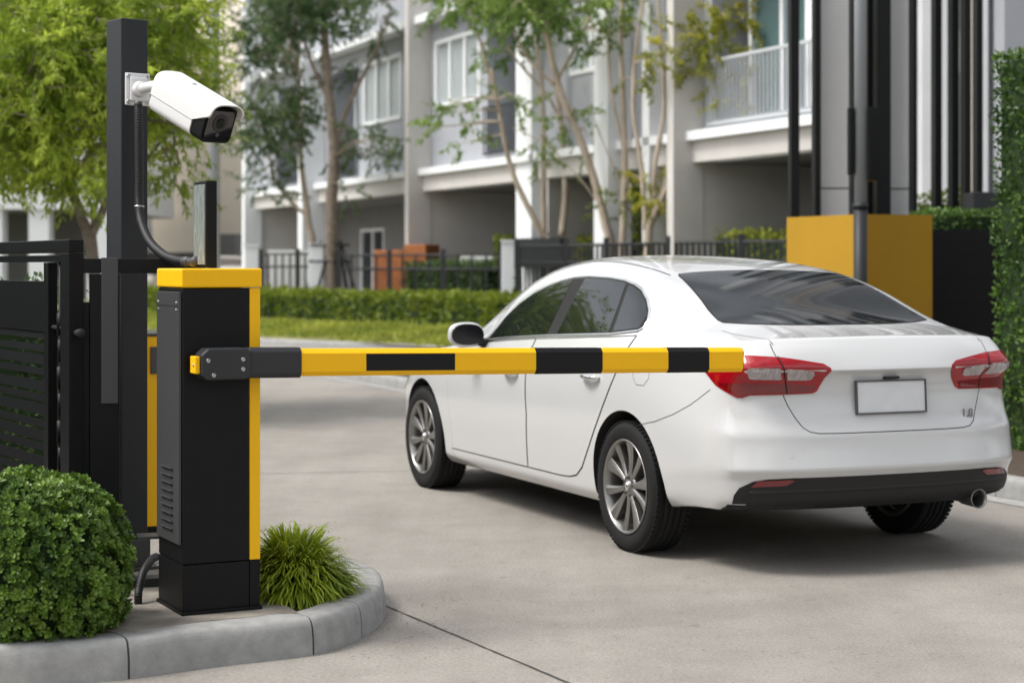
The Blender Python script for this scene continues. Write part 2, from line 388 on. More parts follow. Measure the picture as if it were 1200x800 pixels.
        # rear/front floor fill between cap bottom row and centre
        for i, t in ((0, 'r'), (NX - 1, 'f')):
            ring = [vk(i, 0)] + [idx[(t, sg, 0, c)] for c in (1, 2, 3, 4)] + [idx[(t, 'c', 0)]]
            cc = idx[('fl', i)]
            for a, b in zip(ring[:-1], ring[1:]):
                t3 = (a, cc, b)
                if (t == 'f') != (sg == -1): t3 = t3[::-1]
                F.append(t3)
    me = bpy.data.meshes.new('body'); me.from_pydata(V, [], F)
    bm = bmesh.new(); bm.from_mesh(me)
    cr = bm.edges.layers.float.new('crease_edge')
    bm.verts.ensure_lookup_table()
    inv = {v: k for k, v in idx.items()}
    def lab(v): return inv[v.index]
    for e in bm.edges:
        a, b = lab(e.verts[0]), lab(e.verts[1])
        def row(k, i_only=None):
            if k[0] == 'r': return ('r', k[2] if k[1] != 'c' else k[2])
            if k[0] in (1, -1) and k[1] == 0 and k[2] <= 10: return ('r', k[2])
            return None
        ra, rb = row(a), row(b)
        if ra and rb and ra == rb and ra[1] in (8, ): e[cr] = .85
        if ra and rb and ra == rb and ra[1] in (2,): e[cr] = .5
        if ra and rb and ra == rb and ra[1] in (5,): e[cr] = .35
        if ra and rb and ra == rb and ra[1] in (3,): e[cr] = .55
        def lip(k): return (k[0] in (1, -1) and k[1] == 0 and k[2] >= 10) or k == ('c', 0)
        if lip(a) and lip(b): e[cr] = .55
        if a[0] in (1, -1) and b[0] == a[0] and len(a) == 3 and len(b) == 3:
            if a[2] == b[2] == 10 and max(a[1], b[1]) <= 4: e[cr] = .35
            if a[2] == b[2] == 2 and 4 < min(a[1], b[1]) < 22: e[cr] = .5
            if a[2] == b[2] == 0: e[cr] = .7
            if a[2] == b[2] == 8 and min(a[1], b[1]) < 22: e[cr] = .5
    bm.to_mesh(me); bm.free()
    o = bpy.data.objects.new('body', me); col.objects.link(o)
    for p in me.polygons: p.use_smooth = True
    s = o.modifiers.new('s', 'SUBSURF'); s.levels = 3; s.render_levels = 3
    # wheel arches
    dg = bpy.context.evaluated_depsgraph_get(); ev = bpy.data.meshes.new_from_object(o.evaluated_get(dg))
    o.modifiers.clear(); o.data = ev
    ev.materials.append(M['paint']); ev.materials.append(M['well'])
    bvh = BVHTree.FromPolygons([v.co.copy() for v in ev.vertices], [list(p.vertices) for p in ev.polygons])
    cut = MB()
    for cx in (0, WB):
        for sg in (1, -1):
            T = Matrix.Translation((cx, sg * .80, .335)) @ Matrix.Rotation(R(90), 4, 'X')
            n = 64; rr = .378
            vs = [T @ Vector((rr * math.cos(2 * math.pi * k / n), rr * math.sin(2 * math.pi * k / n), h)) for h in (-.2, .2) for k in range(n)]
            fs = [[k, (k + 1) % n, n + (k + 1) % n, n + k] for k in range(n)] + [list(range(n))[::-1], list(range(n, 2 * n))]
            cut.add(vs, fs)
    co = cut.build('cutter', [M['paint'], M['well']])
    bmc = bmesh.new(); bmc.from_mesh(co.data); bmesh.ops.recalc_face_normals(bmc, faces=bmc.faces)
    for f in bmc.faces: f.material_index = 1
    bmc.to_mesh(co.data); bmc.free()
    b = o.modifiers.new('b', 'BOOLEAN'); b.object = co; b.operation = 'DIFFERENCE'; b.solver = 'EXACT'
    dg = bpy.context.evaluated_depsgraph_get(); ev2 = bpy.data.meshes.new_from_object(o.evaluated_get(dg))
    o.modifiers.clear(); o.data = ev2; ev2.name = 'body'
    bpy.data.objects.remove(co)
    for p in ev2.polygons:
        if p.material_index == 0 and ((p.center.z < .36 and p.center.x < -.82 and abs(p.center.y) < .73) or (p.center.z < .33 and abs(p.center.y) < .79 and p.normal.z < -.3)): p.material_index = 1
    for p in ev2.polygons: p.use_smooth = p.material_index == 0
    # sharp edges round the arches
    bm = bmesh.new(); bm.from_mesh(ev2)
    for e in bm.edges:
        if len(e.link_faces) == 2 and (e.link_faces[0].material_index != e.link_faces[1].material_index): e.smooth = False
        elif len(e.link_faces) == 2 and e.calc_face_angle(0) > R(50): e.smooth = False
    bm.to_mesh(ev2); bm.free()
    return o, bvh

CYL = (-.30, .38)           # axis for wrapping things round a rear corner
def ray(bvh, mode, u, v, sg=1):
    if mode == 'side': o, d = Vector((u, 2 * sg, v)), Vector((0, -sg, 0))
    elif mode == 'rear': o, d = Vector((-3, u * sg, v)), Vector((1, 0, 0))
    elif mode == 'wrap':
        s2 = 1 if u >= 0 else -1
        if abs(u) <= .38: o, d = Vector((-3, u, v)), Vector((1, 0, 0))
        else:
            a = (abs(u) - .38) / .7; dr = Vector((-math.cos(a), math.sin(a) * s2, 0)); o, d = Vector((CYL[0], CYL[1] * s2, v)) + dr * 3, -dr
    elif mode == 'front': o, d = Vector((6, u * sg, v)), Vector((-1, 0, 0))
    elif mode == 'top': o, d = Vector((u, v * sg, 3)), Vector((0, 0, -1))
    else:
        dr = Vector((-math.cos(u), math.sin(u) * sg, 0)); c = Vector((CYL[0], CYL[1] * sg, v)); o, d = c + dr * 3, -dr
    h = bvh.ray_cast(o, d)
    if h[0] is None: return None
    n = h[1]
    if n.dot(d) > 0: n = -n
    return h[0], n
def densify(poly, step):
    out = []
    for a, b in zip(poly, poly[1:] + poly[:1]):
        L = math.dist(a, b); n = max(1, int(L / step))
        out += [(a[0] + (b[0] - a[0]) * i / n, a[1] + (b[1] - a[1]) * i / n) for i in range(n)]
    return out
def roundpoly(poly, it=2):
    for _ in range(it):
        o = []
        for a, b in zip(poly, poly[1:] + poly[:1]):
            o += [(a[0] * .75 + b[0] * .25, a[1] * .75 + b[1] * .25), (a[0] * .25 + b[0] * .75, a[1] * .25 + b[1] * .75)]
        poly = o
    return poly
def inside(p, poly):
    c = False; x, y = p
    for (x1, y1), (x2, y2) in zip(poly, poly[1:] + poly[:1]):
        if (y1 > y) != (y2 > y) and x < (x2 - x1) * (y - y1) / (y2 - y1) + x1: c = not c
    return c
def pdist(p, poly):
    best = 9
    for a, b in zip(poly, poly[1:] + poly[:1]):
        ax, ay = a; dx, dy = b[0] - ax, b[1] - ay; L = dx * dx + dy * dy
        t = 0 if L == 0 else max(0, min(1, ((p[0] - ax) * dx + (p[1] - ay) * dy) / L))
        best = min(best, math.hypot(p[0] - ax - dx * t, p[1] - ay - dy * t))
    return best
def patch(bvh, mode, poly, off, sg=1, step=.02, skirt=.004, dome=0.0, holes=()):
    """a panel cut to a 2D outline and laid on the body surface, with a turned-in edge"""
    per = densify(poly, step); n = len(per)
    xs = [p[0] for p in per]; ys = [p[1] for p in per]
    vs = [Vector(p) for p in per]; edges = [(i, (i + 1) % n) for i in range(n)]
    loops = [(0, n)]
    for h in holes:
        hp = densify(h, step); s0 = len(vs); vs += [Vector(p) for p in hp]; m = len(hp)
        edges += [(s0 + i, s0 + (i + 1) % m) for i in range(m)]; loops.append((s0, m))
    x = min(xs) + step / 2
    while x < max(xs):
        y = min(ys) + step / 2
        while y < max(ys):
            if inside((x, y), per) and pdist((x, y), per) > step * .45 and all((not inside((x, y), h)) and pdist((x, y), h) > step * .45 for h in holes):
                vs.append(Vector((x, y)))
            y += step
        x += step
    r = delaunay_2d_cdt(vs, edges, [], 1, 1e-6)
    pv = r[0]; tris = []
    for t in r[2]:
        c = sum((pv[i] for i in t), Vector((0, 0))) / 3
        if not any(inside(c, h) for h in holes): tris.append(list(t))
    out = []; nor = []; ok = []
    for p in pv:
        h = ray(bvh, mode, p.x, p.y, sg)
        if h is None: out.append(None); nor.append(None); continue
        d = dome * min(1, pdist(p, per) / .03) if dome else 0
        out.append(h[0] + h[1] * (off + d)); nor.append(h[1])
    tris = [t for t in tris if all(out[i] is not None for i in t)]
    out = [o if o is not None else Vector((0, 0, 0)) for o in out]
    mb = MB()
    # orient
    ft = []
    for t in tris:
        a, b, c = (out[i] for i in t)
        if (b - a).cross(c - a).dot(nor[t[0]]) < 0: t = t[::-1]
        ft.append(t)
    mb.add(out, ft, 0, True)
    if skirt:
        om = {}
        for t in ft:
            for a, b in zip(t, t[1:] + t[:1]):
                om[(a, b)] = om.get((a, b), 0) + 1
        vs2 = []; fs2 = []
        for (a, b), c in om.items():
            if (b, a) in om: continue
            k = len(vs2); vs2 += [out[b], out[a], out[a] - nor[a] * skirt, out[b] - nor[b] * skirt]; fs2.append([k, k + 1, k + 2, k + 3])
        mb.add(vs2, fs2, 0, False)
    return mb
def ribbon(bvh, mode, line, w, off=.0006, sg=1, step=.012, mb=None, closed=False):
    mb = mb or MB()
    pts = []
    L = line + (line[:1] if closed else [])
    for a, b in zip(L, L[1:]):
        n = max(1, int(math.dist(a, b) / step))
        pts += [(a[0] + (b[0] - a[0]) * i / n, a[1] + (b[1] - a[1]) * i / n) for i in range(n)]
    pts.append(L[-1])
    hits = [h for h in (ray(bvh, mode, p[0], p[1], sg) for p in pts) if h]
    vs = []
    for i, (p, n) in enumerate(hits):
        t = (hits[min(i + 1, len(hits) - 1)][0] - hits[max(i - 1, 0)][0]).normalized(); s = t.cross(n).normalized()
        vs += [p + s * w / 2 + n * off, p - s * w / 2 + n * off]
    fs = [[2 * i, 2 * i + 1, 2 * i + 3, 2 * i + 2] for i in range(len(hits) - 1)]
    mb.add(vs, fs, 0, True)
    return mb
def bead(bvh, mode, line, w, h, sg=1, step=.015, mb=None, closed=False, lift=0):
    """raised moulding: ribbon with a rounded section"""
    mb = mb or MB(); pts = []
    L = line + (line[:1] if closed else [])
    for a, b in zip(L, L[1:]):
        n = max(1, int(math.dist(a, b) / step))
        pts += [(a[0] + (b[0] - a[0]) * i / n, a[1] + (b[1] - a[1]) * i / n) for i in range(n)]
    if not closed: pts.append(L[-1])
    hits = [x for x in (ray(bvh, mode, p[0], p[1], sg) for p in pts) if x]; N = len(hits); vs = []; K = 5
    for i, (p, n) in enumerate(hits):
        a_ = hits[(i + 1) % N][0] if closed else hits[min(i + 1, N - 1)][0]; b_ = hits[(i - 1) % N][0] if closed else hits[max(i - 1, 0)][0]
        t = (a_ - b_).normalized(); s = t.cross(n).normalized()
        for k in range(K):
            w_ = math.pi * k / (K - 1)
            vs.append(p + s * (math.cos(w_) * w / 2) + n * (lift + h * (math.sin(w_) if k not in (0, K - 1) else -.3)))
    fs = [[i * K + k, i * K + k + 1, ((i + 1) % N) * K + k + 1, ((i + 1) % N) * K + k] for i in range(N if closed else N - 1) for k in range(K - 1)]
    mb.add(vs, fs, 0, True)
    return mb

def make_wheel(parent, x, sg):
    w = empty('wheel', (x, sg * .80, .33)); w.parent = parent
    w.rotation_euler = (R(90) * -sg, R(11), 0)     # local Z points outward
    t = MB()
    Rr = .331; hw = .108
    prof = [(.236, -hw + .012), (.262, -hw + .002), (.295, -hw), (.318, -hw + .014), (.328, -hw + .028)]
    for g in (-.05, -.017, .017, .05):
        prof += [(Rr, g - .0045), (Rr - .007, g - .0035), (Rr - .007, g + .0035), (Rr, g + .0045)]
    prof += [(.328, hw - .028), (.318, hw - .014), (.300, hw - .001), (.285, hw + .001), (.262, hw), (.245, hw - .006), (.236, hw - .012)]
    t.lathe(prof, 72)
    # tread blocks on the shoulders
    for k in range(72):
        a = 2 * math.pi * k / 72
        for s in (-1, 1):
            Mx = Matrix.Rotation(a, 4, 'Z') @ Matrix.Translation((.3275, 0, s * (hw - .022)))
            t.box(Mx.to_translation(), (.008, .017, .020), 0, Mx.to_3x3())
    t.build('tyre', M['rubber'], w)
    r = MB()
    r.lathe([(.236, hw - .012), (.240, hw - .004), (.237, hw + .0), (.230, hw - .002), (.224, hw - .014), (.216, hw - .04), (.214, -.02), (.214, -.09), (.236, -hw + .012)], 64)
    for k in range(10):
        a = 2 * math.pi * k / 10
        pair = (-1 if k % 2 else 1)
        a0 = a + pair * R(4.0)
        # twin spokes in V pairs, wide at the rim
        r0, r1 = .050, .229; w0, w1 = .013, (.040 if k % 2 else .027)
        tw = a0 - a
        def sp(rr, ww, h, ang): return Vector((rr * math.cos(ang) - ww * math.sin(ang), rr * math.sin(ang) + ww * math.cos(ang), h))
        secs = []
        for q in range(6):
            f = q / 5; rr = lerp(r0, r1, f); ww = lerp(w0, w1, f ** 1.3); ang = lerp(a0, a, f)
            top = hw - .022 + .014 * f - .006 * math.sin(f * math.pi)
            secs += [sp(rr, -ww, top - .006, ang), sp(rr, -ww * .45, top, ang), sp(rr, ww * .45, top, ang), sp(rr, ww, top - .006, ang), sp(rr, ww * .85, top - .035, ang), sp(rr, -ww * .85, top - .035, ang)]
        fs = [[i * 6 + j, (i + 1) * 6 + j, (i + 1) * 6 + (j + 1) % 6, i * 6 + (j + 1) % 6] for i in range(5) for j in range(6)]
        r.add(secs, fs, 0, False)
    r.lathe([(.0, hw - .012), (.026, hw - .013), (.030, hw - .018), (.031, hw - .024), (.058, hw - .026), (.066, hw - .034), (.066, hw - .07), (0, hw - .07)], 30)
    ro = r.build('rim', M['alloy'], w); bevel(ro, .0015, 2, 35)
    for k in range(5):
        a = 2 * math.pi * (k + .5) / 5
        nb = MB(); nb.lathe([(0, 0), (.0085, 0), (.009, -.012)], 10, Matrix.Translation((.047 * math.cos(a), .047 * math.sin(a), hw - .020))); nb.build('wheel_nut', M['alloy_dark'], w)
    h = MB(); h.lathe([(0, hw - .009), (.020, hw - .0095), (.022, hw - .013)], 20); h.box((0, 0, hw - .008), (.018, .006, .003)); h.box((0, 0, hw - .0078), (.006, .018, .003))
    h.build('centre_cap', M['chrome'], w)
    b = MB(); b.lathe([(.0, .02), (.15, .02), (.155, .014), (.155, -.0), (.0, 0)], 40); b.lathe([(.213, -.03), (.0, -.032)], 40)
    b.build('brake_disc', M['alloy_dark'], w)
    return w

LIGHT_POLY = None
def make_car(loc, rz, label, cat='car'):
    car = empty('white_sedan', loc, rz, label, cat)
    body, bvh = car_shell(); body.parent = car
    LIGHT = [(.90, .955), (.84, .93), (.757, .883), (.60, .830), (.56, .829), (.508, .841), (.30, .843), (.054, .847), (.02, .858), (-.004, .886), (-.054, .955), (-.05, .966), (-.006, .985), (.15, 1.003), (.295, 1.017), (.537, 1.026), (.70, 1.012), (.84, .98)]
    DLO_t = [(1.985, .992), (1.893, 1.066), (1.835, 1.13), (1.726, 1.212), (1.584, 1.282), (1.42, 1.330), (1.28, 1.358), (1.14, 1.376), (.97, 1.384), (.679, 1.378), (.50, 1.366), (.362, 1.345), (.25, 1.318), (.135, 1.270), (.045, 1.215), (-.005, 1.165), (-.012, 1.128), (.02, 1.112)]
    beltline = [(.314, 1.085), (.973, 1.055), (1.10, 1.049), (1.6, 1.02), (1.95, .992)]
    def belt_z(x):
        L = sorted([(.02, 1.112)] + beltline + [(1.985, .992)])
        for a, b in zip(L, L[1:]):
            if a[0] <= x <= b[0]: return lerp(a[1], b[1], (x - a[0]) / (b[0] - a[0]))
        return L[-1][1]
    def top_z(x):
        L = sorted(DLO_t[:16])
        for a, b in zip(L, L[1:]):
            if a[0] <= x <= b[0]: return lerp(a[1], b[1], (x - a[0]) / (b[0] - a[0]))
        return L[0][1]
    def pane(xa_b, xa_t, xb_b, xb_t, m=.012):
        """pane between two leaning pillar lines (bottom x, top x): a is the front line"""
        out = []
        n = 26
        for i in range(n + 1):
            f = i / n; xb = lerp(xa_b, xb_b, f); out.append((xb, belt_z(min(max(xb, .03), 1.98)) + m))
        for i in range(n + 1):
            f = i / n; xt = lerp(xb_t, xa_t, f); out.append((xt, top_z(min(max(xt, .0), 1.97)) - m))
        return out
    for sg in (1, -1):
        # dark backing of the whole side glazing, framed by a chrome moulding
        mb = patch(bvh, 'side', DLO_t + beltline, .0015, sg, .025); mb.build('window_surround', M['gap'], car)
        bead(bvh, 'side', DLO_t + beltline, .020, .007, sg, closed=True).build('window_trim', M['chrome'], car)
        fd = [(2.43, .80), (2.40, .60), (2.375, .42), (2.385, .33), (2.40, .303), (1.235, .303), (1.222, .40), (1.20, .60), (1.225, .80), (1.235, 1.0), (1.235, 1.028), (1.6, 1.006), (1.95, .980), (2.05, .93), (2.25, .90)]
        fd = [(2.40, .93)] + fd[:11] + [(1.6, 1.006), (1.93, .982), (2.06, .955), (2.3, .935)]
        rd = [(1.225, 1.028), (1.215, .80), (1.190, .60), (1.212, .40), (1.225, .303), (.80, .303), (.68, .308), (.59, .325), (.51, .375), (.41, .49), (.29, .64), (.20, .76), (.13, .86), (.06, .97), (.015, 1.06), (.005, 1.088), (.3, 1.072), (.6, 1.058)]
        for nm, poly, hx, hz in (('door', fd, 1.42, .825), ('door', rd, .37, .858)):
            cx = sum(p[0] for p in poly) / len(poly); cz = sum(p[1] for p in poly) / len(poly)
            ribbon(bvh, 'side', poly, .0095, .0006, sg, closed=True).build('door_gap', M['seam'], car)
            inn = []
            # inset the outline by 3 mm
            k = len(poly)
            area = sum(a[0] * b[1] - b[0] * a[1] for a, b in zip(poly, poly[1:] + poly[:1]))
            s_ = 1 if area > 0 else -1
            for i in range(k):
                a, b, c = Vector(poly[i - 1]), Vector(poly[i]), Vector(poly[(i + 1) % k])
                n1 = Vector((-(b - a).y, (b - a).x)).normalized() * s_; n2 = Vector((-(c - b).y, (c - b).x)).normalized() * s_
                nn = (n1 + n2); nn = nn / max(.5, nn.length_squared / 2)
                inn.append(tuple(b + nn * .0036))
            d = patch(bvh, 'side', inn, .0032, sg, .022, .0022).build(nm, M['paint'], car)
            # handle: cup and grip
            h = ray(bvh, 'side', hx, hz, sg); base = h[0]
            g = MB(); pts = []
            for q in range(9):
                f = q / 8; pts.append(base + Vector((lerp(-.095, .095, f), sg * (.012 + .026 * math.sin(f * math.pi) ** .6), .004)))
            g.tube(pts, [.010 + .005 * math.sin(i / 8 * math.pi) for i in range(9)], 10)
            g.build('door_handle', M['chrome'], d)
            cup = roundpoly([(hx - .06, hz - .024), (hx + .06, hz - .024), (hx + .06, hz + .02), (hx - .06, hz + .02)])
            patch(bvh, 'side', cup, .003, sg, .02, .001).build('handle_cup', M['plate_frame'], d)
            if poly is fd:
                patch(bvh, 'side', pane(1.93, 1.90, 1.118, 1.142), .0034, sg, .02).build('window_pane', M['glass_dark'], d)
            else:
                patch(bvh, 'side', pane(.985, .99, .345, .455), .0034, sg, .02).build('window_pane', M['glass_dark'], d)
        patch(bvh, 'side', pane(.305, .415, .03, .03, .014), .0034, sg, .02).build('quarter_window', M['glass_dark'], car)
        # mirror
        h = ray(bvh, 'side', 1.93, .975, sg)[0]
        mr = empty('side_mirror', (h.x + .02, h.y, h.z)); mr.parent = car; mr.rotation_euler = (0, 0, 0)
        sh = MB()
        bm = bmesh.new(); bmesh.ops.create_uvsphere(bm, u_segments=28, v_segments=18, radius=1)
        vs = []
        for v in bm.verts:
            c = v.co.copy()
            x = c.x * (.085 if c.x > 0 else .035); y = c.y * .112; z = c.z * .074
            if c.x < 0: z *= 1.0 + .10 * (-c.x); y *= 1.0 + .08 * (-c.x)
            se = .75
            y = math.copysign(abs(y / .112) ** se * .112, y); z = math.copysign(abs(z / .074) ** se * .074, z)
            vs.append(Vector((x, sg * (.135) + y, z + .055)))
        sh.add(vs, [[v.index for v in f.verts] for f in bm.faces], 0, True); bm.free()
        so = sh.build('mirror_shell', M['paint'], mr)
        gl = MB(); pts = roundpoly([(-.105, -.062), (.105, -.062), (.098, .066), (-.098, .062)], 3)
        gl.add([Vector((-.0405, sg * .135 + p[0], p[1] + .055)) for p in pts] + [Vector((-.025, sg * .135 + p[0] * 1.0, p[1] + .055)) for p in pts],
               [list(range(len(pts)))] + [[i, (i + 1) % len(pts), len(pts) + (i + 1) % len(pts), len(pts) + i] for i in range(len(pts))], 0, False)
        gl.build('mirror_glass', M['mirror_dark'], mr)
        ft = MB(); ft.tube([(0.0, 0, .0), (.0, sg * .05, .012), (.0, sg * .10, .03)], [.03, .025, .024], 12); ft.build('mirror_stalk', M['black_plastic'], mr)
        # tail light wrapping the corner
        tl = patch(bvh, 'cyl', LIGHT, .004, sg, .03, .006, dome=.004).build('tail_light', M['red_lens'], car)
        c1 = [(.515, .928), (.49, .922), (.31, .918), (.295, .922), (.318, .964), (.50, .966), (.53, .958)]; c2 = [(.25, .914), (.10, .912), (.075, .918), (.062, .945), (.08, .954), (.272, .961)]
        patch(bvh, 'cyl', c1, .0105, sg, .02, .003).build('clear_lens', M['clear_lens'], tl)
        patch(bvh, 'cyl', c2, .0105, sg, .02, .003).build('clear_lens', M['clear_lens'], tl)
        low = [(.58, .836), (.50, .850), (.07, .855), (.025, .885), (.26, .895), (.56, .900), (.74, .895)]
        patch(bvh, 'cyl', low, .0095, sg, .02, .003).build('lower_lens', M['red_dark'], tl)
        ribbon(bvh, 'cyl', [(.325, 1.018), (.30, .975), (.268, .92), (.25, .847)], .006, .0112, sg).build('lens_joint', M['gap'], tl)
        # low reflector
        patch(bvh, 'cyl', [(.505, .421), (.27, .427), (.213, .449), (.25, .456), (.46, .450)], .0075, sg, .02).build('reflector', M['red_dark'], car)
        # seams: bumper to wing, boot side
        ribbon(bvh, 'side', [(-.17, .655), (-.32, .682), (-.488, .731), (-.60, .78), (-.667, .819), (-.73, .862)], .004, sg=sg).build('panel_seam', M['seam'], car)
        ribbon(bvh, 'rear', [(.562, .845), (.54, .79), (.512, .735), (.485, .692), (.455, .672), (.41, .664), (.3, .662), (0, .662)], .0045, sg=sg).build('panel_seam', M['seam'], car)
        ribbon(bvh, 'top', [(-.90, .590), (-.857, .60), (-.75, .635), (-.66, .66), (-.57, .672)], .0045, sg=sg).build('panel_seam', M['seam'], car)
        ribbon(bvh, 'cyl', [(.33, 1.02), (.345, 1.045), (.36, 1.08)], .0045, sg=sg).build('panel_seam', M['seam'], car)
        ribbon(bvh, 'side', [(2.34, .225), (2.42, .30)], .003, sg=sg).build('panel_seam', M['seam'], car)
        ribbon(bvh, 'top', [(.20, .535), (.5, .535), (.85, .522), (1.2, .520), (1.5, .53), (1.8, .565)], .010, sg=sg, off=.0008).build('panel_seam', M['seam'], car)
        hl = patch(bvh, 'side', roundpoly([(3.30, .66), (3.62, .56), (3.62, .64), (3.35, .76)], 1), .004, sg, .03); hl.build('headlight', M['clear_lens'], car)
        # roughly square fuel flap
        if sg == 1:
            fl = roundpoly([(-.08, .850), (-.235, .850), (-.235, 1.0), (-.08, 1.0)], 1)
            ribbon(bvh, 'side', fl, .003, sg=sg, closed=True).build('fuel_flap', M['plate_frame'], car)
        # sensor dots
        patch(bvh, 'rear', [(.557 + .011 * math.cos(a / 12 * 6.283), .565 + .011 * math.sin(a / 12 * 6.283)) for a in range(12)], .0012, sg, .01, .001).build('parking_sensor', M['paint'], car)
    # rear glass and its dark band
    def gy(x):  # half width of rear window
        return tab([(-.52, .595), (-.42, .605), (-.2, .57), (0, .535), (.12, .51), (.2, .495)])(x)
    rg = []
    for i in range(13):
        f = i / 12; y = lerp(-1, 1, f); rg.append((-.63 + .17 * abs(y) ** 2.6, y * .60))
    for x in (-.42, -.3, -.2, -.1, 0, .1, .16): rg.append((x, gy(x)))
    for i in range(9):
        f = i / 8; y = lerp(1, -1, f); rg.append((.215 - .02 * abs(y) ** 2 + 0, y * .485))
    for x in (.16, .1, 0, -.1, -.2, -.3, -.42): rg.append((x, -gy(x)))
    patch(bvh, 'top', rg, .0035, 1, .025, .004).build('rear_window', M['rear_glass'], car)
    bead(bvh, 'top', rg, .010, .003, 1, closed=True, lift=.001).build('rear_window_seal', M['gap'], car)
    ws = [(1.78, -.50), (1.84, -.54), (2.3, -.66), (2.52, -.66), (2.66, -.4), (2.70, 0), (2.66, .4), (2.52, .66), (2.3, .66), (1.84, .54), (1.78, .50), (1.72, .3), (1.70, 0), (1.72, -.3)]
    patch(bvh, 'top', ws, .0035, 1, .03, .004).build('windscreen', M['glass_dark'], car)
    # black lower valance
    val = [(-.79, .458), (.79, .458), (.79, .40), (.74, .345), (.60, .322), (.3, .315), (-.3, .315), (-.60, .322), (-.74, .345), (-.79, .40)]
    WR = .38 + .7 * .63
    vtop = [(WR, .34), (WR - .01, .38), (WR - .035, .415), (WR - .10, .447), (WR - .17, .457), (.54, .461), (.3, .461)]
    vw = vtop + [(-u, z) for u, z in vtop[::-1]] + [(-WR, .310), (-.3, .303), (.3, .303), (WR, .310)]
    va = patch(bvh, 'wrap', vw, .003, 1, .025, .005).build('rear_valance', M['black_plastic'], car)
    bead(bvh, 'wrap', [(WR - .08, .392), (.5, .398), (-.5, .398), (-WR + .08, .392)], .022, .005, lift=.003).build('valance_ridge', M['black_plastic'], va)
    # number plate, hung flat on the recess
    h = ray(bvh, 'rear', 0, .82)[0]
    pl = empty('number_plate', (h.x - .016, 0, .823)); pl.parent = car; pl.rotation_euler = (0, R(3), 0)
    f = MB(); W, Hh = .200, .080
    for (y, z, dy, dz) in ((0, Hh - .004, 2 * W, .008), (0, -Hh + .004, 2 * W, .008), (W - .004, 0, .008, 2 * Hh - .016), (-W + .004, 0, .008, 2 * Hh - .016)): f.box((0, y, z), (.016, dy, dz), bev=.002)
    f.build('plate_frame', M['plate_frame'], pl)
    f = MB(); f.box((.002, 0, 0), (.006, 2 * W - .014, 2 * Hh - .014)); f.build('plate_sheet', M['plate'], pl)
    f = MB(); f.box((-.004, 0, Hh + .010), (.030, .08, .012), bev=.004); f.build('plate_lamp', M['black_plastic'], pl)
    # badge: small chrome figures
    bx = ray(bvh, 'rear', -.47, .735)[0].x
    bd = bpy.data.curves.new('badge', 'FONT'); bd.body = '1.8'; bd.size = .056; bd.extrude = .002; bd.offset = .0012
    bo = bpy.data.objects.new('badge', bd); col.objects.link(bo)
    dg = bpy.context.evaluated_depsgraph_get(); bmx = bpy.data.meshes.new_from_object(bo.evaluated_get(dg)); bpy.data.objects.remove(bo)
    b2 = bpy.data.objects.new('model_badge', bmx); col.objects.link(b2); b2.parent = car
    bmx.materials.clear(); bmx.materials.append(M['badge'])
    b2.rotation_euler = (R(90), 0, R(-90)); 
    b2.location = (bx - .012, -.418, .712)
    # exhaust
    ex = MB(); T = Matrix.Translation((-.855, -.535, .308)) @ Matrix.Rotation(R(-90), 4, 'Y')
    ex.lathe([(.030, -.25), (.032, -.02), (.040, .0), (.046, .11), (.0475, .118), (.044, .118), (.041, .09), (.038, .0)], 30, T)
    exo = ex.build('exhaust_pipe', M['alloy'], car); exo.scale = (1, 1, 1)
    e2 = MB(); e2.lathe([(.039, .02), (0, .02)], 20, T); e2.build('exhaust_throat', M['gap'], exo)
    # underside and silencer
    un = MB(); un.b2((-.45, -.60, .262), (3.3, .60, .32)); un.build('underbody', M['well'], car)
    sl = MB(); sl.tube([(0, -.7, .32), (0, .7, .32)], .045, 12); sl.build('rear_axle', M['alloy_dark'], car)
    for x in (0, WB):
        for sg in (1, -1): make_wheel(car, x, sg)
    return car, bvh
CAR_LOC = (1.39818532, 9.49578397, 0)
car, car_bvh = make_car(CAR_LOC, TH + R(90), 'large white four door sedan with dark tinted windows stopped beyond the striped barrier arm')
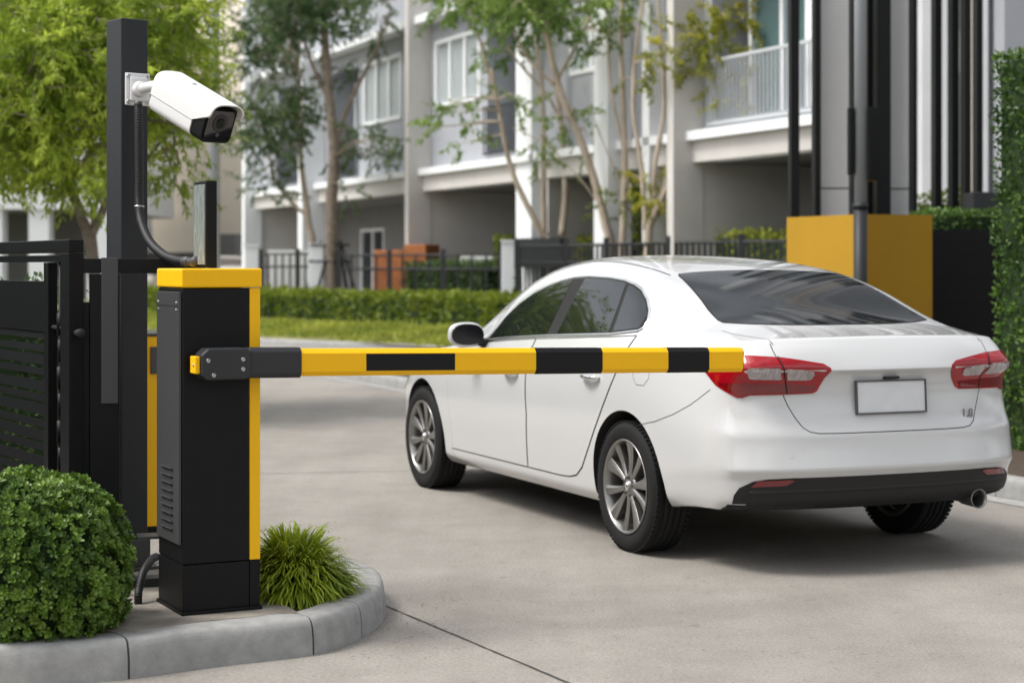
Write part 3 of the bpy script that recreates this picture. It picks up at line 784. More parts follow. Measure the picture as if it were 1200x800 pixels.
# ------------------------------------------------------------------ leaves
def leafq(mb, tint, p, d, n, L, W, t, fold=.25):
    """one leaf: base p, direction d, normal n, length L, width W: two folded quads"""
    s = d.cross(n).normalized(); m = p + d * (L * .45); tip = p + d * L
    o = len(mb.v)
    up = n * (W * fold)
    mb.v += [tuple(p), tuple(m + s * W / 2 + up), tuple(tip), tuple(m - s * W / 2 + up)]
    mb.f += [[o, o + 1, o + 2], [o, o + 2, o + 3]]; mb.m += [0, 0]; mb.sm += [False, False]; tint += [t, t]
def rnd_dir(rg):
    z = rg.uniform(-1, 1); a = rg.uniform(0, 2 * math.pi); r = math.sqrt(1 - z * z)
    return Vector((r * math.cos(a), r * math.sin(a), z))
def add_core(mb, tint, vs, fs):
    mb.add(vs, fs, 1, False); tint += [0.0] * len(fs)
def hedge_box(name, pts, w, z0, z1, n, lm, seed, L=.05, W=.03, parent=None, z0b=None, z1b=None, wav=.04, core=True):
    """clipped hedge following a ground polyline; leaves stand on its faces"""
    rg = random.Random(seed); mb = MB(); tint = []
    P = [Vector((p[0], p[1], 0)) for p in pts]; segs = []
    for a, b in zip(P, P[1:]): segs.append((a, b, (b - a).length))
    tot = sum(s[2] for s in segs)
    z0b = z0 if z0b is None else z0b; z1b = z1 if z1b is None else z1b
    done = 0
    if core:
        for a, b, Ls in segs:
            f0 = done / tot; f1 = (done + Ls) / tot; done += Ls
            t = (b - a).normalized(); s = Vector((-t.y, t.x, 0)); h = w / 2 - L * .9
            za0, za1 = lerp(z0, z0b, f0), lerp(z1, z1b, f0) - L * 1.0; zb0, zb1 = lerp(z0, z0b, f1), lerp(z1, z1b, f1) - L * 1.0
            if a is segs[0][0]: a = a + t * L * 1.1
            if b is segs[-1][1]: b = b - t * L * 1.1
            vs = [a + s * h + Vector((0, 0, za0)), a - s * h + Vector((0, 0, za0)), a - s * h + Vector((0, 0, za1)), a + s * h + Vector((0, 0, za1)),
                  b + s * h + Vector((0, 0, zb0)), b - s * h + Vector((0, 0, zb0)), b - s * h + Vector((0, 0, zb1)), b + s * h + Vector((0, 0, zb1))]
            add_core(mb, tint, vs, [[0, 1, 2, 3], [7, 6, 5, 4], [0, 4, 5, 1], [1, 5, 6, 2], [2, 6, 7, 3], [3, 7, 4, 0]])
    for _ in range(n):
        u = rg.random() * tot; acc = 0
        for a, b, Ls in segs:
            if u <= acc + Ls: break
            acc += Ls
        f = u / tot; t = (b - a).normalized(); s = Vector((-t.y, t.x, 0)); p = a + t * (u - acc)
        za, zb = lerp(z0, z0b, f), lerp(z1, z1b, f); H = zb - za
        r = rg.random(); ends = max(.03, H * w / (H * w + H * tot + w * tot / 2))
        if r < H * 2 / (H * 2 + w) * (1 - ends):
            sd = rg.choice((-1, 1)); nn = s * sd; q = p + s * (sd * w / 2) + Vector((0, 0, za + H * rg.random()))
        elif r < 1 - ends: nn = Vector((0, 0, 1)); q = p + s * (w * (rg.random() - .5)) + Vector((0, 0, zb))
        else:
            e = rg.choice((0, 1)); pe = P[0] if e == 0 else P[-1]; te = (P[0] - P[1]).normalized() if e == 0 else (P[-1] - P[-2]).normalized()
            se = Vector((-te.y, te.x, 0)); nn = te; q = pe + se * (w * (rg.random() - .5)) + Vector((0, 0, za + H * rg.random()))
        wv = noise.noise(q * 2.2) * wav * 2 + noise.noise(q * 7) * wav
        q = q + nn * (wv - rg.random() * L * 1.2)
        d = (nn * rg.uniform(.2, 1.0) + rnd_dir(rg) * .9 + Vector((0, 0, .25))).normalized()
        n2 = (d.cross(rnd_dir(rg))).normalized()
        if n2.dot(nn) < 0: n2 = -n2
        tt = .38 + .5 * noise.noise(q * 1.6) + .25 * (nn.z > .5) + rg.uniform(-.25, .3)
        leafq(mb, tint, q, d, n2, L * rg.uniform(.7, 1.25), W * rg.uniform(.8, 1.2), max(0, min(1, tt)))
    return mb.build(name, [lm, M['core_dark']], parent, tint=tint)

# ------------------------------------------------------------------ ground and drive
g = MB(); g.add([(-400, -60, 0), (400, -60, 0), (400, 900, 0), (-400, 900, 0)], [[0, 1, 2, 3]])
tag(g.build('ground', M['concrete']), kind='structure')
def strip(name, pts, w, z, m, jag=0.0, seed=1):
    mb = MB(); P = [Vector((p[0], p[1], 0)) for p in pts]; vs = []; rg = random.Random(seed); Q = []
    for a, b in zip(P, P[1:]):
        n = max(1, int((b - a).length / .05)) if jag else 1
        Q += [a.lerp(b, i / n) for i in range(n)]
    Q.append(P[-1])
    for i, p in enumerate(Q):
        t = (Q[min(i + 1, len(Q) - 1)] - Q[max(i - 1, 0)]).normalized(); s = Vector((-t.y, t.x, 0))
        ww = w * (1 + rg.uniform(-jag, jag)); off = s * rg.uniform(-jag, jag) * w * .3
        vs += [p + s * ww / 2 + off + Vector((0, 0, z)), p - s * ww / 2 + off + Vector((0, 0, z))]
    mb.add(vs, [[2 * i, 2 * i + 1, 2 * i + 3, 2 * i + 2] for i in range(len(Q) - 1)])
    return tag(mb.build(name, m), kind='structure')
strip('driveway_joint', [(-5, 12.0), (-1.72, 12.56), (-.75, 12.72), (3.2, 13.4)], .012, .004, M['joint'], .35)
strip('driveway_joint', [gnd(452, 710), gnd(665, 800), gnd(665, 800) + (gnd(665, 800) - gnd(452, 710)) * 1.5], .008, .004, M['joint'], .4, 3)
strip('driveway_joint', [(-9, 18.0), (2.3, 22.9)], .014, .004, M['joint'], .3, 4)

# island with rounded nose: outer foot line of the kerb (ground points)
def kerb_run(outer, w, h, name, m, cuts, ztop_r=.02, flip=1):
    """outer: foot points; sweeps a kerb section inwards"""
    P = [Vector((p[0], p[1], 0)) for p in outer]
    # resample by Catmull-Rom
    Q = []
    for i in range(len(P) - 1):
        p0 = P[max(i - 1, 0)]; p1 = P[i]; p2 = P[i + 1]; p3 = P[min(i + 2, len(P) - 1)]
        n = max(2, int((p2 - p1).length / .05))
        for k in range(n):
            t = k / n
            Q.append(.5 * ((2 * p1) + (-p0 + p2) * t + (2 * p0 - 5 * p1 + 4 * p2 - p3) * t * t + (-p0 + 3 * p1 - 3 * p2 + p3) * t ** 3))
    Q.append(P[-1])
    L = [0]
    for a, b in zip(Q, Q[1:]): L.append(L[-1] + (b - a).length)
    prof = [(0, -.02), (.004, h * .5), (.010, h - .032), (.018, h - .012), (.030, h - .003), (.045, h), (w - .01, h), (w, h - .008), (w, -.02)]
    mb = MB(); K = len(prof); inner = []
    rings = []
    for i, p in enumerate(Q):
        t = (Q[min(i + 1, len(Q) - 1)] - Q[max(i - 1, 0)]).normalized(); s = Vector((-t.y, t.x, 0)) * flip
        rings.append([p + s * a + Vector((0, 0, b)) for a, b in prof]); inner.append(p + s * w)
    # stones: cut into lengths with 8 mm joints
    stone = [0] + cuts + [L[-1]]
    for a, b in zip(stone, stone[1:]):
        ids = [i for i in range(len(Q)) if a + .006 <= L[i] <= b - .006]
        if len(ids) < 2: continue
        def ringat(x):
            i = max(k for k in range(len(Q) - 1) if L[k] <= x); f = (x - L[i]) / max(1e-6, L[i + 1] - L[i])
            return [rings[i][k].lerp(rings[i + 1][k], f) for k in range(K)]
        R_ = [ringat(a + .004)] + [rings[i] for i in ids] + [ringat(b - .0045)]
        vs = [v + Vector((noise.noise(v * 9), noise.noise(v * 9 + Vector((5, 0, 0))), noise.noise(v * 7 + Vector((0, 9, 0))))) * .0012 for r in R_ for v in r]
        fs = [[i * K + k, i * K + k + 1, (i + 1) * K + k + 1, (i + 1) * K + k] for i in range(len(R_) - 1) for k in range(K - 1)]
        fs += [list(range(K)), [(len(R_) - 1) * K + k for k in range(K)][::-1]]
        mb.add(vs, fs, 0, True)
        if True:
            r = [v.copy() for v in ringat(max(0.0, b - .02))]; r2 = [v.copy() for v in ringat(min(L[-1] - 1e-4, b + .02))]
            c = sum(r, Vector()) / K
            f = [lerpv(v, c, .05) for v in r]; c2 = sum(r2, Vector()) / K; f2 = [lerpv(v, c2, .05) for v in r2]
            mb.add(f + f2, [[k, k + 1, K + k + 1, K + k] for k in range(K - 1)], 1, False)
    o = mb.build(name, [m, M['joint']]); tag(o, kind='structure')
    o.data.set_sharp_from_angle(angle=R(40))
    return inner, Q
isl = [(-4.6, 5.9), (-2.8, 6.05), (-1.75, 6.19), (-1.42, 6.28), (-1.327, 6.32), (-1.078, 6.50), (-.836, 6.637), (-.691, 6.754), (-.59, 6.986), (-.528, 7.27), (-.53, 7.60), (-.60, 7.92), (-.78, 8.16), (-1.05, 8.25), (-1.5, 8.15), (-4.6, 6.9)]
kin, kq = kerb_run(isl, .155, .138, 'kerb', M['kerb'], [1.9, 3.30, 4.02, 4.37, 4.75, 5.2, 5.6, 6.2])
def sheet(name, pts, z, m, kind='structure'):
    vs = [Vector((p[0], p[1], z if len(p) < 3 else p[2])) for p in pts]
    r = delaunay_2d_cdt([v.to_2d() for v in vs], [(i, (i + 1) % len(vs)) for i in range(len(vs))], [], 1, 1e-6)
    mb = MB(); mb.add([(p.x, p.y, z) for p in r[0]], [list(t) for t in r[2]])
    o = mb.build(name, m)
    if kind: tag(o, kind=kind)
    return o
sheet('island_soil', kin, .118, M['soil'])
pad = [(-1.50, 6.50), (-1.40, 6.435), (-1.13, 6.642), (-.90, 6.77), (-.80, 6.80), (-.90, 7.02), (-1.02, 7.30), (-1.25, 7.9), (-1.9, 7.85), (-1.75, 7.0), (-1.56, 6.75)]
pb = MB(); pb.prism(pad, .05, .139); tag(pb.build('island_pad', M['pad']), kind='structure')

# bed at the right with its kerb, parallel to the drive
e0 = Vector((3.02, 11.3, 0))
rk = [tuple((e0 - D_ * 6)[:2]), tuple((e0 - D_ * 3)[:2]), tuple(e0[:2]), tuple((e0 + D_ * 3)[:2]), tuple((e0 + D_ * 8)[:2]), tuple((e0 + D_ * 16)[:2])]
kin2, kq2 = kerb_run(rk, .15, .13, 'kerb', M['kerb'], [1, 2, 3, 4, 5, 6, 7, 8, 9, 10, 11, 12, 13, 14, 15, 16, 17, 18, 19, 20, 21], flip=-1)
strip('gutter', [tuple((e0 - D_ * 6 - S_ * .085)[:2]), tuple((e0 + D_ * 16 - S_ * .085)[:2])], .16, .004, M['kerb'])
sheet('planting_bed', [kin2[0], kin2[-1], kin2[-1] + S_ * 25, kin2[0] + S_ * 25], .112, M['soil'])

# lawn band rising to the hedge, and raised ground behind it
LF = [(-13, 42), (-7.6, 38), (-4.54, 33.2), (-1.6, 30.5), (.6, 27.5), (1.9, 24)]
LB = [(-16, 50), (-9.1, 44.8), (-5.6, 41.0), (-1.2, 35.0), (1.4, 31.0), (3.2, 26.0)]
lw = MB(); N = 24
vs = []
def pl(P, f):
    x = f * (len(P) - 1); i = min(int(x), len(P) - 2); t = x - i
    return Vector((lerp(P[i][0], P[i + 1][0], t), lerp(P[i][1], P[i + 1][1], t), 0))
for i in range(N + 1):
    a = pl(LF, i / N); b = pl(LB, i / N)
    for k in range(9):
        f = k / 8; p = a.lerp(b, f); p.z = .10 + .20 * f + .04 * math.sin(f * 3.1) + .02 * noise.noise(p * .6); vs.append(p)
lw.add(vs, [[i * 9 + k, (i + 1) * 9 + k, (i + 1) * 9 + k + 1, i * 9 + k + 1] for i in range(N) for k in range(8)], 0, True)
tag(lw.build('lawn', M['lawn_base']), kind='structure')
kerb_run(LF, .15, .12, 'kerb', M['kerb'], [], flip=1)
back = MB()
far = [(-40, 130), (60, 130), (60, 26)]
bp_ = [Vector((p[0], p[1], 0)) for p in LB]
back_pts = [(p.x, p.y) for p in bp_] + [(3.3, 25.0), (60, 25.0), (60, 140), (-90, 140), (-90, 60)]
sheet('terrain', back_pts, .30, M['ground_soil'])
rg = random.Random(5); mb = MB(); tint = []
for _ in range(15000):
    f = rg.random(); k = rg.random() ** .8 * .66; a = pl(LF, .08 + f * .92); b = pl(LB, .08 + f * .92); p = a.lerp(b, k)
    p.z = .10 + .20 * k + .04 * math.sin(k * 3.1)
    d = (Vector((rg.uniform(-1, 1), rg.uniform(-1, 1), rg.uniform(.3, 1.3)))).normalized(); n = d.cross(rnd_dir(rg)).normalized()
    if n.z < 0: n = -n
    leafq(mb, tint, p + Vector((0, 0, max(0, noise.noise(p * 1.3)) * .12)), d, n, rg.uniform(.08, .17), rg.uniform(.03, .06), max(0, min(1, .5 + .6 * noise.noise(p * .9) + rg.uniform(-.3, .3))))
tag(mb.build('ground_cover', [M['leaf_lawn']], tint=tint), kind='stuff')

# ------------------------------------------------------------------ hedges
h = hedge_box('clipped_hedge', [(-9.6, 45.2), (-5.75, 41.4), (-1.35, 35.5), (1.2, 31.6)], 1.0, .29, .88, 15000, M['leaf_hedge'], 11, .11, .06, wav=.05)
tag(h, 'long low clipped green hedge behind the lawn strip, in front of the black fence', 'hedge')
# ------------------------------------------------------------------ houses (local x = across the drive, y = along it)
def holes_wall(mb, a0, a1, b0, b1, z0, z1, holes, mi=0):
    bs = sorted({b0, b1} | {h[0] for h in holes} | {h[1] for h in holes}); zs = sorted({z0, z1} | {h[2] for h in holes} | {h[3] for h in holes})
    for p, q in zip(bs, bs[1:]):
        run = None
        for r, s in zip(zs, zs[1:]):
            cb, cz = (p + q) / 2, (r + s) / 2
            if any(h[0] < cb < h[1] and h[2] < cz < h[3] for h in holes):
                if run: mb.b2((a0, p, run[0]), (a1, q, run[1]), mi)
                run = None
            else: run = (run[0], s) if run else (r, s)
        if run: mb.b2((a0, p, run[0]), (a1, q, run[1]), mi)
A0 = 14.6
def window(parent, b0, b1, z0, z1, a=A0, leaves=2, fm='wall_white', gm_='curtain', trans=None):
    f = MB(); w = .09
    f.b2((a - .03, b0, z0), (a + .12, b0 + w, z1)); f.b2((a - .03, b1 - w, z0), (a + .12, b1, z1))
    f.b2((a - .03, b0 + w, z0), (a + .12, b1 - w, z0 + w)); f.b2((a - .03, b0 + w, z1 - w), (a + .12, b1 - w, z1))
    for k in range(1, leaves):
        c = lerp(b0, b1, k / leaves); f.b2((a - .02, c - .05, z0 + w), (a + .10, c + .05, z1 - w))
    if trans: f.b2((a - .02, b0 + w, trans - .03), (a + .10, b1 - w, trans + .03))
    fo = f.build('window', M[fm], parent)
    p = MB(); p.b2((a + .05, b0 + w, z0 + w), (a + .065, b1 - w, z1 - w)); p.build('pane', M[gm_], fo)
    return fo
def railing(parent, b0, b1, z0, z1, a, m, n, ends=None):
    r = MB(); r.b2((a - .02, b0, z1 - .05), (a + .03, b1, z1)); r.b2((a - .015, b0, z0), (a + .025, b1, z0 + .04))
    for k in range(n + 1):
        b = lerp(b0 + .02, b1 - .02, k / n); r.b2((a - .008, b - .012, z0 + .04), (a + .016, b + .012, z1 - .05))
    return r.build('balcony_railing', m, parent)
def townhouse(b0, b1, label, wins, recess, doors, fin, rails, cols=(), rec_depth=.7):
    """b0 < b1; wins/recess: (b0,b1,z0,z1) openings upstairs; doors: openings in the dark ground floor wall"""
    h = empty('townhouse', (0, 0, 0), TH, label, 'house', 'row of grey three storey townhouses')
    GA = 16.7
    w = MB()
    holes_wall(w, A0, A0 + .2, b0, b1, 3.15, 10.5, [x[:4] for x in wins] + [x for x in recess])
    w.b2((A0 + .2, b0, 10.3), (22, b1, 10.5))
    for (p, q, r, s) in recess:
        w.b2((A0 + rec_depth, p - .2, r - .3), (A0 + rec_depth + .1, q + .2, s + .2)); w.b2((A0 + .2, p - .1, r - .12), (A0 + rec_depth, q + .1, r - .02)); w.b2((A0 + .2, p - .1, r - .02), (A0 + rec_depth, p - .003, s + .2)); w.b2((A0 + .2, q + .003, r - .02), (A0 + rec_depth, q + .1, s + .2))
    for x in wins: pass
    w.build('wall', M['wall_grey'], h)
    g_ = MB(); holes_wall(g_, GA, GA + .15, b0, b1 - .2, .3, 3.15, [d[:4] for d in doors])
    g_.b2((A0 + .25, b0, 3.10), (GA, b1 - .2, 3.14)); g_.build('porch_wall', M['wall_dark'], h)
    fl = MB(); fl.b2((A0 - .9, b0, .30), (GA, b1 - .2, .36)); fl.build('porch_floor', M['kerb'], h)
    pw = MB(); pw.b2((A0, b1 - .2, .3), (21.5, b1, 3.148)); pw.build('party_wall', M['wall_beige'], h)
    if fin:
        f_ = MB(); f_.b2((A0 - .55, b1 - .22, .3), (A0 - .003, b1 + .002, 10.5)); f_.build('column', M['wall_beige'], h)
    lb0, lb1 = b0, b1 - .22
    l1 = MB(); l1.b2((A0 - .32, lb0, 3.47), (A0 - .003, lb1, 3.62)); l1.build('ledge', M['wall_white'], h)
    l1 = MB(); l1.b2((A0 - .20, lb0, 3.12), (A0 - .003, lb1, 3.467)); l1.build('beam', M['wall_beige'], h)
    l1 = MB(); l1.b2((A0 - .40, lb0, 6.85), (A0 - .003, lb1, 7.02)); l1.build('ledge', M['wall_white'], h)
    for x in wins:
        window(h, *x[:4], leaves=x[4] if len(x) > 4 else 2, trans=x[5] if len(x) > 5 else None)
    for (p, q, r, s) in recess:
        window(h, p + .25, q - .25, r, s - .25, A0 + rec_depth - .14, 3, 'wall_white', 'house_glass')
    for d in doors: window(h, *d[:4], a=GA, leaves=2, gm_='glass_dark')
    for (p, q, r, s, k, n) in rails: railing(h, p, q, r, s, A0 - .06, M[k], n)
    for (p, q, aa, r, s, k) in cols:
        c = MB(); c.b2((aa - .12, p, r), (A0 - .003 if aa < A0 else aa + .12, q, s)); c.build('column', M[k], h)
    return h
townhouse(38.2, 52.2, 'farthest grey townhouse, behind the dark green trees beside the cream building',
    [(39.9, 42.6, 4.9, 6.45, 3)], [(43.0, 45.2, 3.7, 6.45), (46.8, 50.2, 3.75, 6.5)], [(40.2, 41.4, .36, 2.5), (47, 49, .36, 2.5)], False,
    [(43.0, 45.2, 3.75, 4.7, 'rail_dark', 14), (46.8, 50.2, 3.75, 4.75, 'rail_dark', 20)], [(45.8, 46.2, 14.1, .3, 10.5, 'wall_white'), (51.9, 52.2, 14.2, .3, 10.5, 'wall_white')])
townhouse(31.9, 38.2, 'grey townhouse with white framed windows right of the full height beige column',
    [(35.1, 37.7, 4.95, 6.45, 3)], [(33.2, 34.7, 3.75, 6.5)], [(34.1, 36.4, .36, 2.6)], True,
    [(33.1, 34.8, 3.75, 4.75, 'rail_dark', 10)], [(31.95, 32.7, 14.48, .3, 10.5, 'wall_white')])
townhouse(25.9, 31.9, 'grey townhouse mostly hidden by the slender pale trunks of the multi stemmed trees',
    [(28.9, 30.7, 5.0, 6.3, 2)], [], [(28.5, 30.5, .36, 2.5)], False,
    [], [(28.2, 28.75, 14.25, .3, 10.5, 'wall_white'), (26.95, 27.2, 14.4, .3, 10.5, 'wall_white')])
townhouse(21.6, 25.9, 'nearest grey townhouse with pale balcony railing and white door frames left of the yellow wall',
    [], [(22.0, 25.4, 3.78, 6.5)], [(22.0, 23.6, .36, 2.4)], True,
    [(22.0, 25.45, 3.70, 4.75, 'rail_white', 30)], [(22.75, 22.95, 14.9, 3.7, 6.5, 'wall_white')])
# far cream building
cb = empty('cream_building', (-11.6, 74, 0), R(-32), 'blurred cream building with a plain windowless wall behind the grey pole', 'building')
w = MB(); w.b2((-4.2, 0, .3), (3.0, 9, 18)); w.build('wall', M['wall_cream'], cb)
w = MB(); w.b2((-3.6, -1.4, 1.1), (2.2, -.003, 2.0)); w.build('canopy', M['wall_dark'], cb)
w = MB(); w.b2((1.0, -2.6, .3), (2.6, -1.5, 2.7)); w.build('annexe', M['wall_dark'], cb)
pb_ = empty('white_building', (0, 0, 0), 0, 'pale house with white pillars glimpsed below the yellow green tree', 'building')
w = MB(); w.b2((-26, 62, 3.4), (-14.0, 75, 12)); w.build('wall', M['wall_white'], pb_)
w = MB(); w.b2((-26, 66, .3), (-14.0, 66.3, 3.4)); w.build('porch_wall', M['wall_dark'], pb_)
for x in (-18.2, -16.6, -14.6, -20.5):
    w = MB(); w.b2((x, 62.1, .3), (x + .7, 62.8, 3.4)); w.build('column', M['wall_white'], pb_)
for x in (-24, -20.5, -17.5):
    for z in (5, 8.3):
        window_ = MB(); window_.b2((x, 61.9, z), (x + 1.8, 61.99, z + 1.6)); window_.build('window', M['house_glass'], pb_)
# right hand pale building with pilasters
wb_ = empty('pale_building', (0, 0, 0), 0, 'pale building with tall white and cream pilasters behind the black fins at upper right', 'building')
w = MB(); w.b2((4.50, 24.3, .3), (6.42, 25.2, 13)); w.build('wall', M['wall_white'], wb_)
w = MB(); w.b2((6.425, 23.6, .3), (9.5, 25.2, 13)); w.build('wall', M['wall_grey'], wb_)
for x, m in ((4.60, 'wall_grey'), (5.46, 'tile_light'), (5.68, 'wall_white'), (6.02, 'wall_cream'), (6.22, 'tile_light')):
    w = MB(); w.b2((x, 24.1, .3), (x + .12, 24.297, 13)); w.build('pilaster', M[m], wb_)
for z in (2.4, 4.6):
    window_ = MB(); window_.b2((5.84, 24.25, z), (5.98, 24.29, z + 1.7)); window_.build('window', M['house_glass'], wb_)

# ------------------------------------------------------------------ fence in front of the houses
def front_fence(pts, z0, z1, label, step, nb, pil=()):
    f = empty('metal_fence', (0, 0, 0), 0, label, 'fence')
    P = [Vector((p[0], p[1], 0)) for p in pts]
    r = MB()
    for a, b in zip(P, P[1:]):
        for z in (z0 + .12, z1 - .12, z1 - .42):
            r.tube([a + Vector((0, 0, z)), b + Vector((0, 0, z))], .025, 4)
    r.build('rail', M['rail_dark'], f)
    for a, b in zip(P, P[1:]):
        bars = MB()
        n = int((b - a).length / step)
        for k in range(n + 1):
            p = a.lerp(b, k / n); rr = .05 if k % nb == 0 else .022
            if k % nb == 0:
                pp = MB(); pp.b2((p.x - rr, p.y - rr, z0), (p.x + rr, p.y + rr, z1)); pp.build('post', M['rail_dark'], f)
            else: bars.b2((p.x - rr, p.y - rr, z0 + .1), (p.x + rr, p.y + rr, z1 - .1))
        bars.build('bars', M['rail_dark'], f)
    return f
front_fence([(-6.1, 44.0), (-4.4, 41.6)], .3, 1.85, 'short black fence panel left of the staked tree, in front of a grey gate', .34, 5)
front_fence([(-3.9, 40.8), (-.22, 36.8)], .3, 1.80, 'black fence panel between two white pillars, before the orange brown box', .42, 4)
front_fence([(.10, 34.1), (1.62, 31.0), (4.6, 25.6)], .3, 1.93, 'dense black railing seen just above the white car roof', .16, 12)
def pillar(x, y, label, w=.34, h=1.92):
    p = MB(); p.b2((x - w / 2, y - w / 2, .28), (x + w / 2, y + w / 2, h), bev=.015); p.b2((x - w / 2 - .02, y - w / 2 - .02, h), (x + w / 2 + .02, y + w / 2 + .02, h + .05))
    tag(p.build('gate_pillar', M['wall_white']), label, 'pillar', 'white pillars in the front fence')
pillar(-6.35, 44.3, 'leftmost white fence pillar, just right of the yellow barrier cap')
pillar(-4.45, 41.2, 'white fence pillar between the staked tree and the orange brown box')
pillar(0.0, 36.5, 'white fence pillar directly left of the grey planter', .42)
p = MB(); p.b2((-6.1, 45.2, .3), (-4.9, 45.4, 1.85)); 
gp = p.build('sliding_gate', M['tile_light']); tag(gp, 'pale grey sliding gate panel behind the short fence at the left', 'gate')
# orange brown box, grey bin, white box
ob = empty('wooden_cabinet', (-2.62, 40.2, .3), -.5, 'orange brown wooden cabinet behind the black fence', 'cabinet')
w = MB(); w.b2((-.35, -.3, 0), (.42, .3, 1.5), bev=.02); w.build('body', M['wood_stain'], ob)
w = MB(); w.b2((.43, -.3, .3), (1.0, .3, 1.62), bev=.02); w.build('shelf', M['wood_stain'], ob)
w = MB(); [w.b2((.2 + k * .11, -.42, 0), (.25 + k * .11, -.36, .62)) for k in range(5)]; 
tag(w.build('low_rack', M['tile_light'], None, (-2.62, 40.2, .3)), 'small pale slatted rack in front of the orange brown cabinet', 'rack')
w = MB(); w.b2((-.35, -.2, 0), (.35, .2, 1.35), bev=.02); tag(w.build('meter_box', M['tile_light'], None, (-.75, 38.8, .3)), 'white box standing behind the dark hedge left of the white pillar', 'box')
h = hedge_box('garden_hedge', [(-2.1, 39.8), (-.3, 37.6)], .8, .3, 1.52, 3500, M['leaf_dark'], 31, .10, .055)
tag(h, 'dark green hedge seen through the black fence left of the white pillar', 'hedge')
h = hedge_box('garden_hedge', [(.35, 36.6), (1.1, 34.9)], .8, .3, 1.50, 2500, M['leaf_dark'], 32, .10, .055)
tag(h, 'dark green hedge below the grey planter, right of the white pillar', 'hedge')
h = hedge_box('round_shrub', [(-.25, 38.2), (.45, 37.9)], .8, .8, 2.08, 1800, M['leaf_hedge'], 33, .10, .055)
tag(h, 'bright green clipped shrub top rising behind the white pillar', 'shrub')
h = hedge_box('garden_hedge', [(1.6, 34.3), (2.3, 33.0)], .9, .3, 2.02, 2500, M['leaf_yellow'], 34, .10, .055)
tag(h, 'yellowish hedge behind the railing between the leaning trunks', 'hedge')
h = hedge_box('garden_hedge', [(3.2, 30.5), (5.0, 27.4)], .9, .3, 1.98, 3600, M['leaf_lawn'], 35, .10, .055)
tag(h, 'lime green hedge behind the railing, left of the yellow wall', 'hedge')
# planter
p = MB(); p.prism([(.04, 35.1), (.92, 34.3), (1.04, 34.7), (.3, 35.5)], 1.42, 1.98)
tag(p.build('planter_box', M['pole_grey']), 'dark grey planter box under the left cluster of tree stems', 'planter')

# ------------------------------------------------------------------ gate portal on the right
yw = empty('yellow_wall', (3.175, 16.5, 0), TH, 'ochre yellow wall block behind the white car, dark lamp pole before its corner', 'wall')
w = MB(); w.b2((0, 0, .1), (.80, .05, 1.915)); w.build('wall_panel', M['yellow_wall'], yw)
w = MB(); w.b2((0, .053, .1), (.05, 1.24, 1.915)); w.b2((.053, 1.19, .1), (.80, 1.24, 1.915)); w.b2((.75, .053, .1), (.80, 1.187, 1.915)); w.b2((.053, .053, 1.86), (.747, 1.187, 1.90)); w.build('wall_panel', M['yellow_wall'], yw)
lp = empty('lamp_pole', at(1008.5, 320, 16.1) * Vector((1, 1, 0)) if False else (3.10, 16.1, .1), 0, 'dark grey lamp pole standing before the corner of the yellow wall', 'pole')
w = MB(); w.tube([(0, 0, 0), (0, 0, 1.85)], .062, 16); w.tube([(0, 0, 1.85), (0, 0, 1.9)], .068, 16); w.build('base_sleeve', M['pole_grey'], lp)
w = MB(); w.tube([(0, 0, 1.9), (0, 0, 7)], .055, 16); w.build('shaft', M['grey_pole'], lp)
w = MB(); w.b2((-.11, -.05, 2.15), (-.062, .05, 2.75), bev=.01); w.b2((.062, -.05, 2.1), (.16, .06, 2.75), bev=.01); w.build('junction_box', M['black_metal'], lp)
def cladding(px0, px1, Y, label):
    x0, x1 = (px0 - 600) / FPX * Y, (px1 - 600) / FPX * Y
    c = empty('clad_column', (x0, Y, 0), 0, label, 'column', 'pale clad columns of the gate portal')
    for z0, z1 in ((.1, 2.27), (2.285, 4.6), (4.615, 7)):
        w = MB(); w.b2((0, 0, z0), (x1 - x0, .4, z1), bev=.006); w.build('cladding_panel', M['tile_light'], c)
    w = MB(); w.b2((.01, .01, .1), (x1 - x0 - .01, .39, 7)); w.build('core', M['gap'], c)
cladding(962, 999, 19.5, 'pale clad column left of the dark lamp pole, above the yellow wall')
cladding(1044, 1071, 19.6, 'narrow pale clad column right of the dark lamp pole')
FINS = [(927, 937, 20.2), (955, 962, 19.3), (999, 1004, 19.2), (1017, 1027, 19.9), (1028, 1044, 19.3), (1070, 1075, 19.3), (1096, 1104, 20.5), (1116, 1124, 20), (1131, 1138, 19.6), (1145, 1152, 21)]
names = ['leftmost black fin, apart at the left above the yellow wall', 'black fin on the left edge of the wide pale column', 'thin black fin on the right edge of the wide pale column', 'black fin just right of the lamp pole', 'widest black fin, against the narrow pale column',
         'black fin on the right edge of the narrow pale column', 'fourth black fin from the tall hedge, before the pale building', 'third black fin from the tall hedge, before the pale building', 'second black fin from the tall hedge, before the pale building', 'black fin nearest the tall hedge, rising over the dark box']
for (a, b, Y), nm in zip(FINS, names):
    x0, x1 = (a - 600) / FPX * Y, (b - 600) / FPX * Y
    w = MB(); w.b2((0, 0, .1), (x1 - x0, .22, 7), bev=.004); w.b2((-.015, -.02, .1), (x1 - x0 + .015, .24, .13))
    tag(w.build('metal_fin', M['black_metal'], None, (x0, Y, 0)), nm, 'fin', 'tall black vertical fins of the gate portal')
fw = empty('black_wall', (4.02, 17.6, 0), .25, 'black slatted boundary wall between the yellow wall and the tall hedge', 'wall')
w = MB(); w.b2((0, .06, .1), (2.2, .16, 1.80)); w.build('wall_panel', M['gap'], fw)
w = MB()
for k in range(14): w.b2((0, 0, .16 + k * .117), (2.2, .055, .2755 + k * .117))
w.build('slats', M['black_metal'], fw)
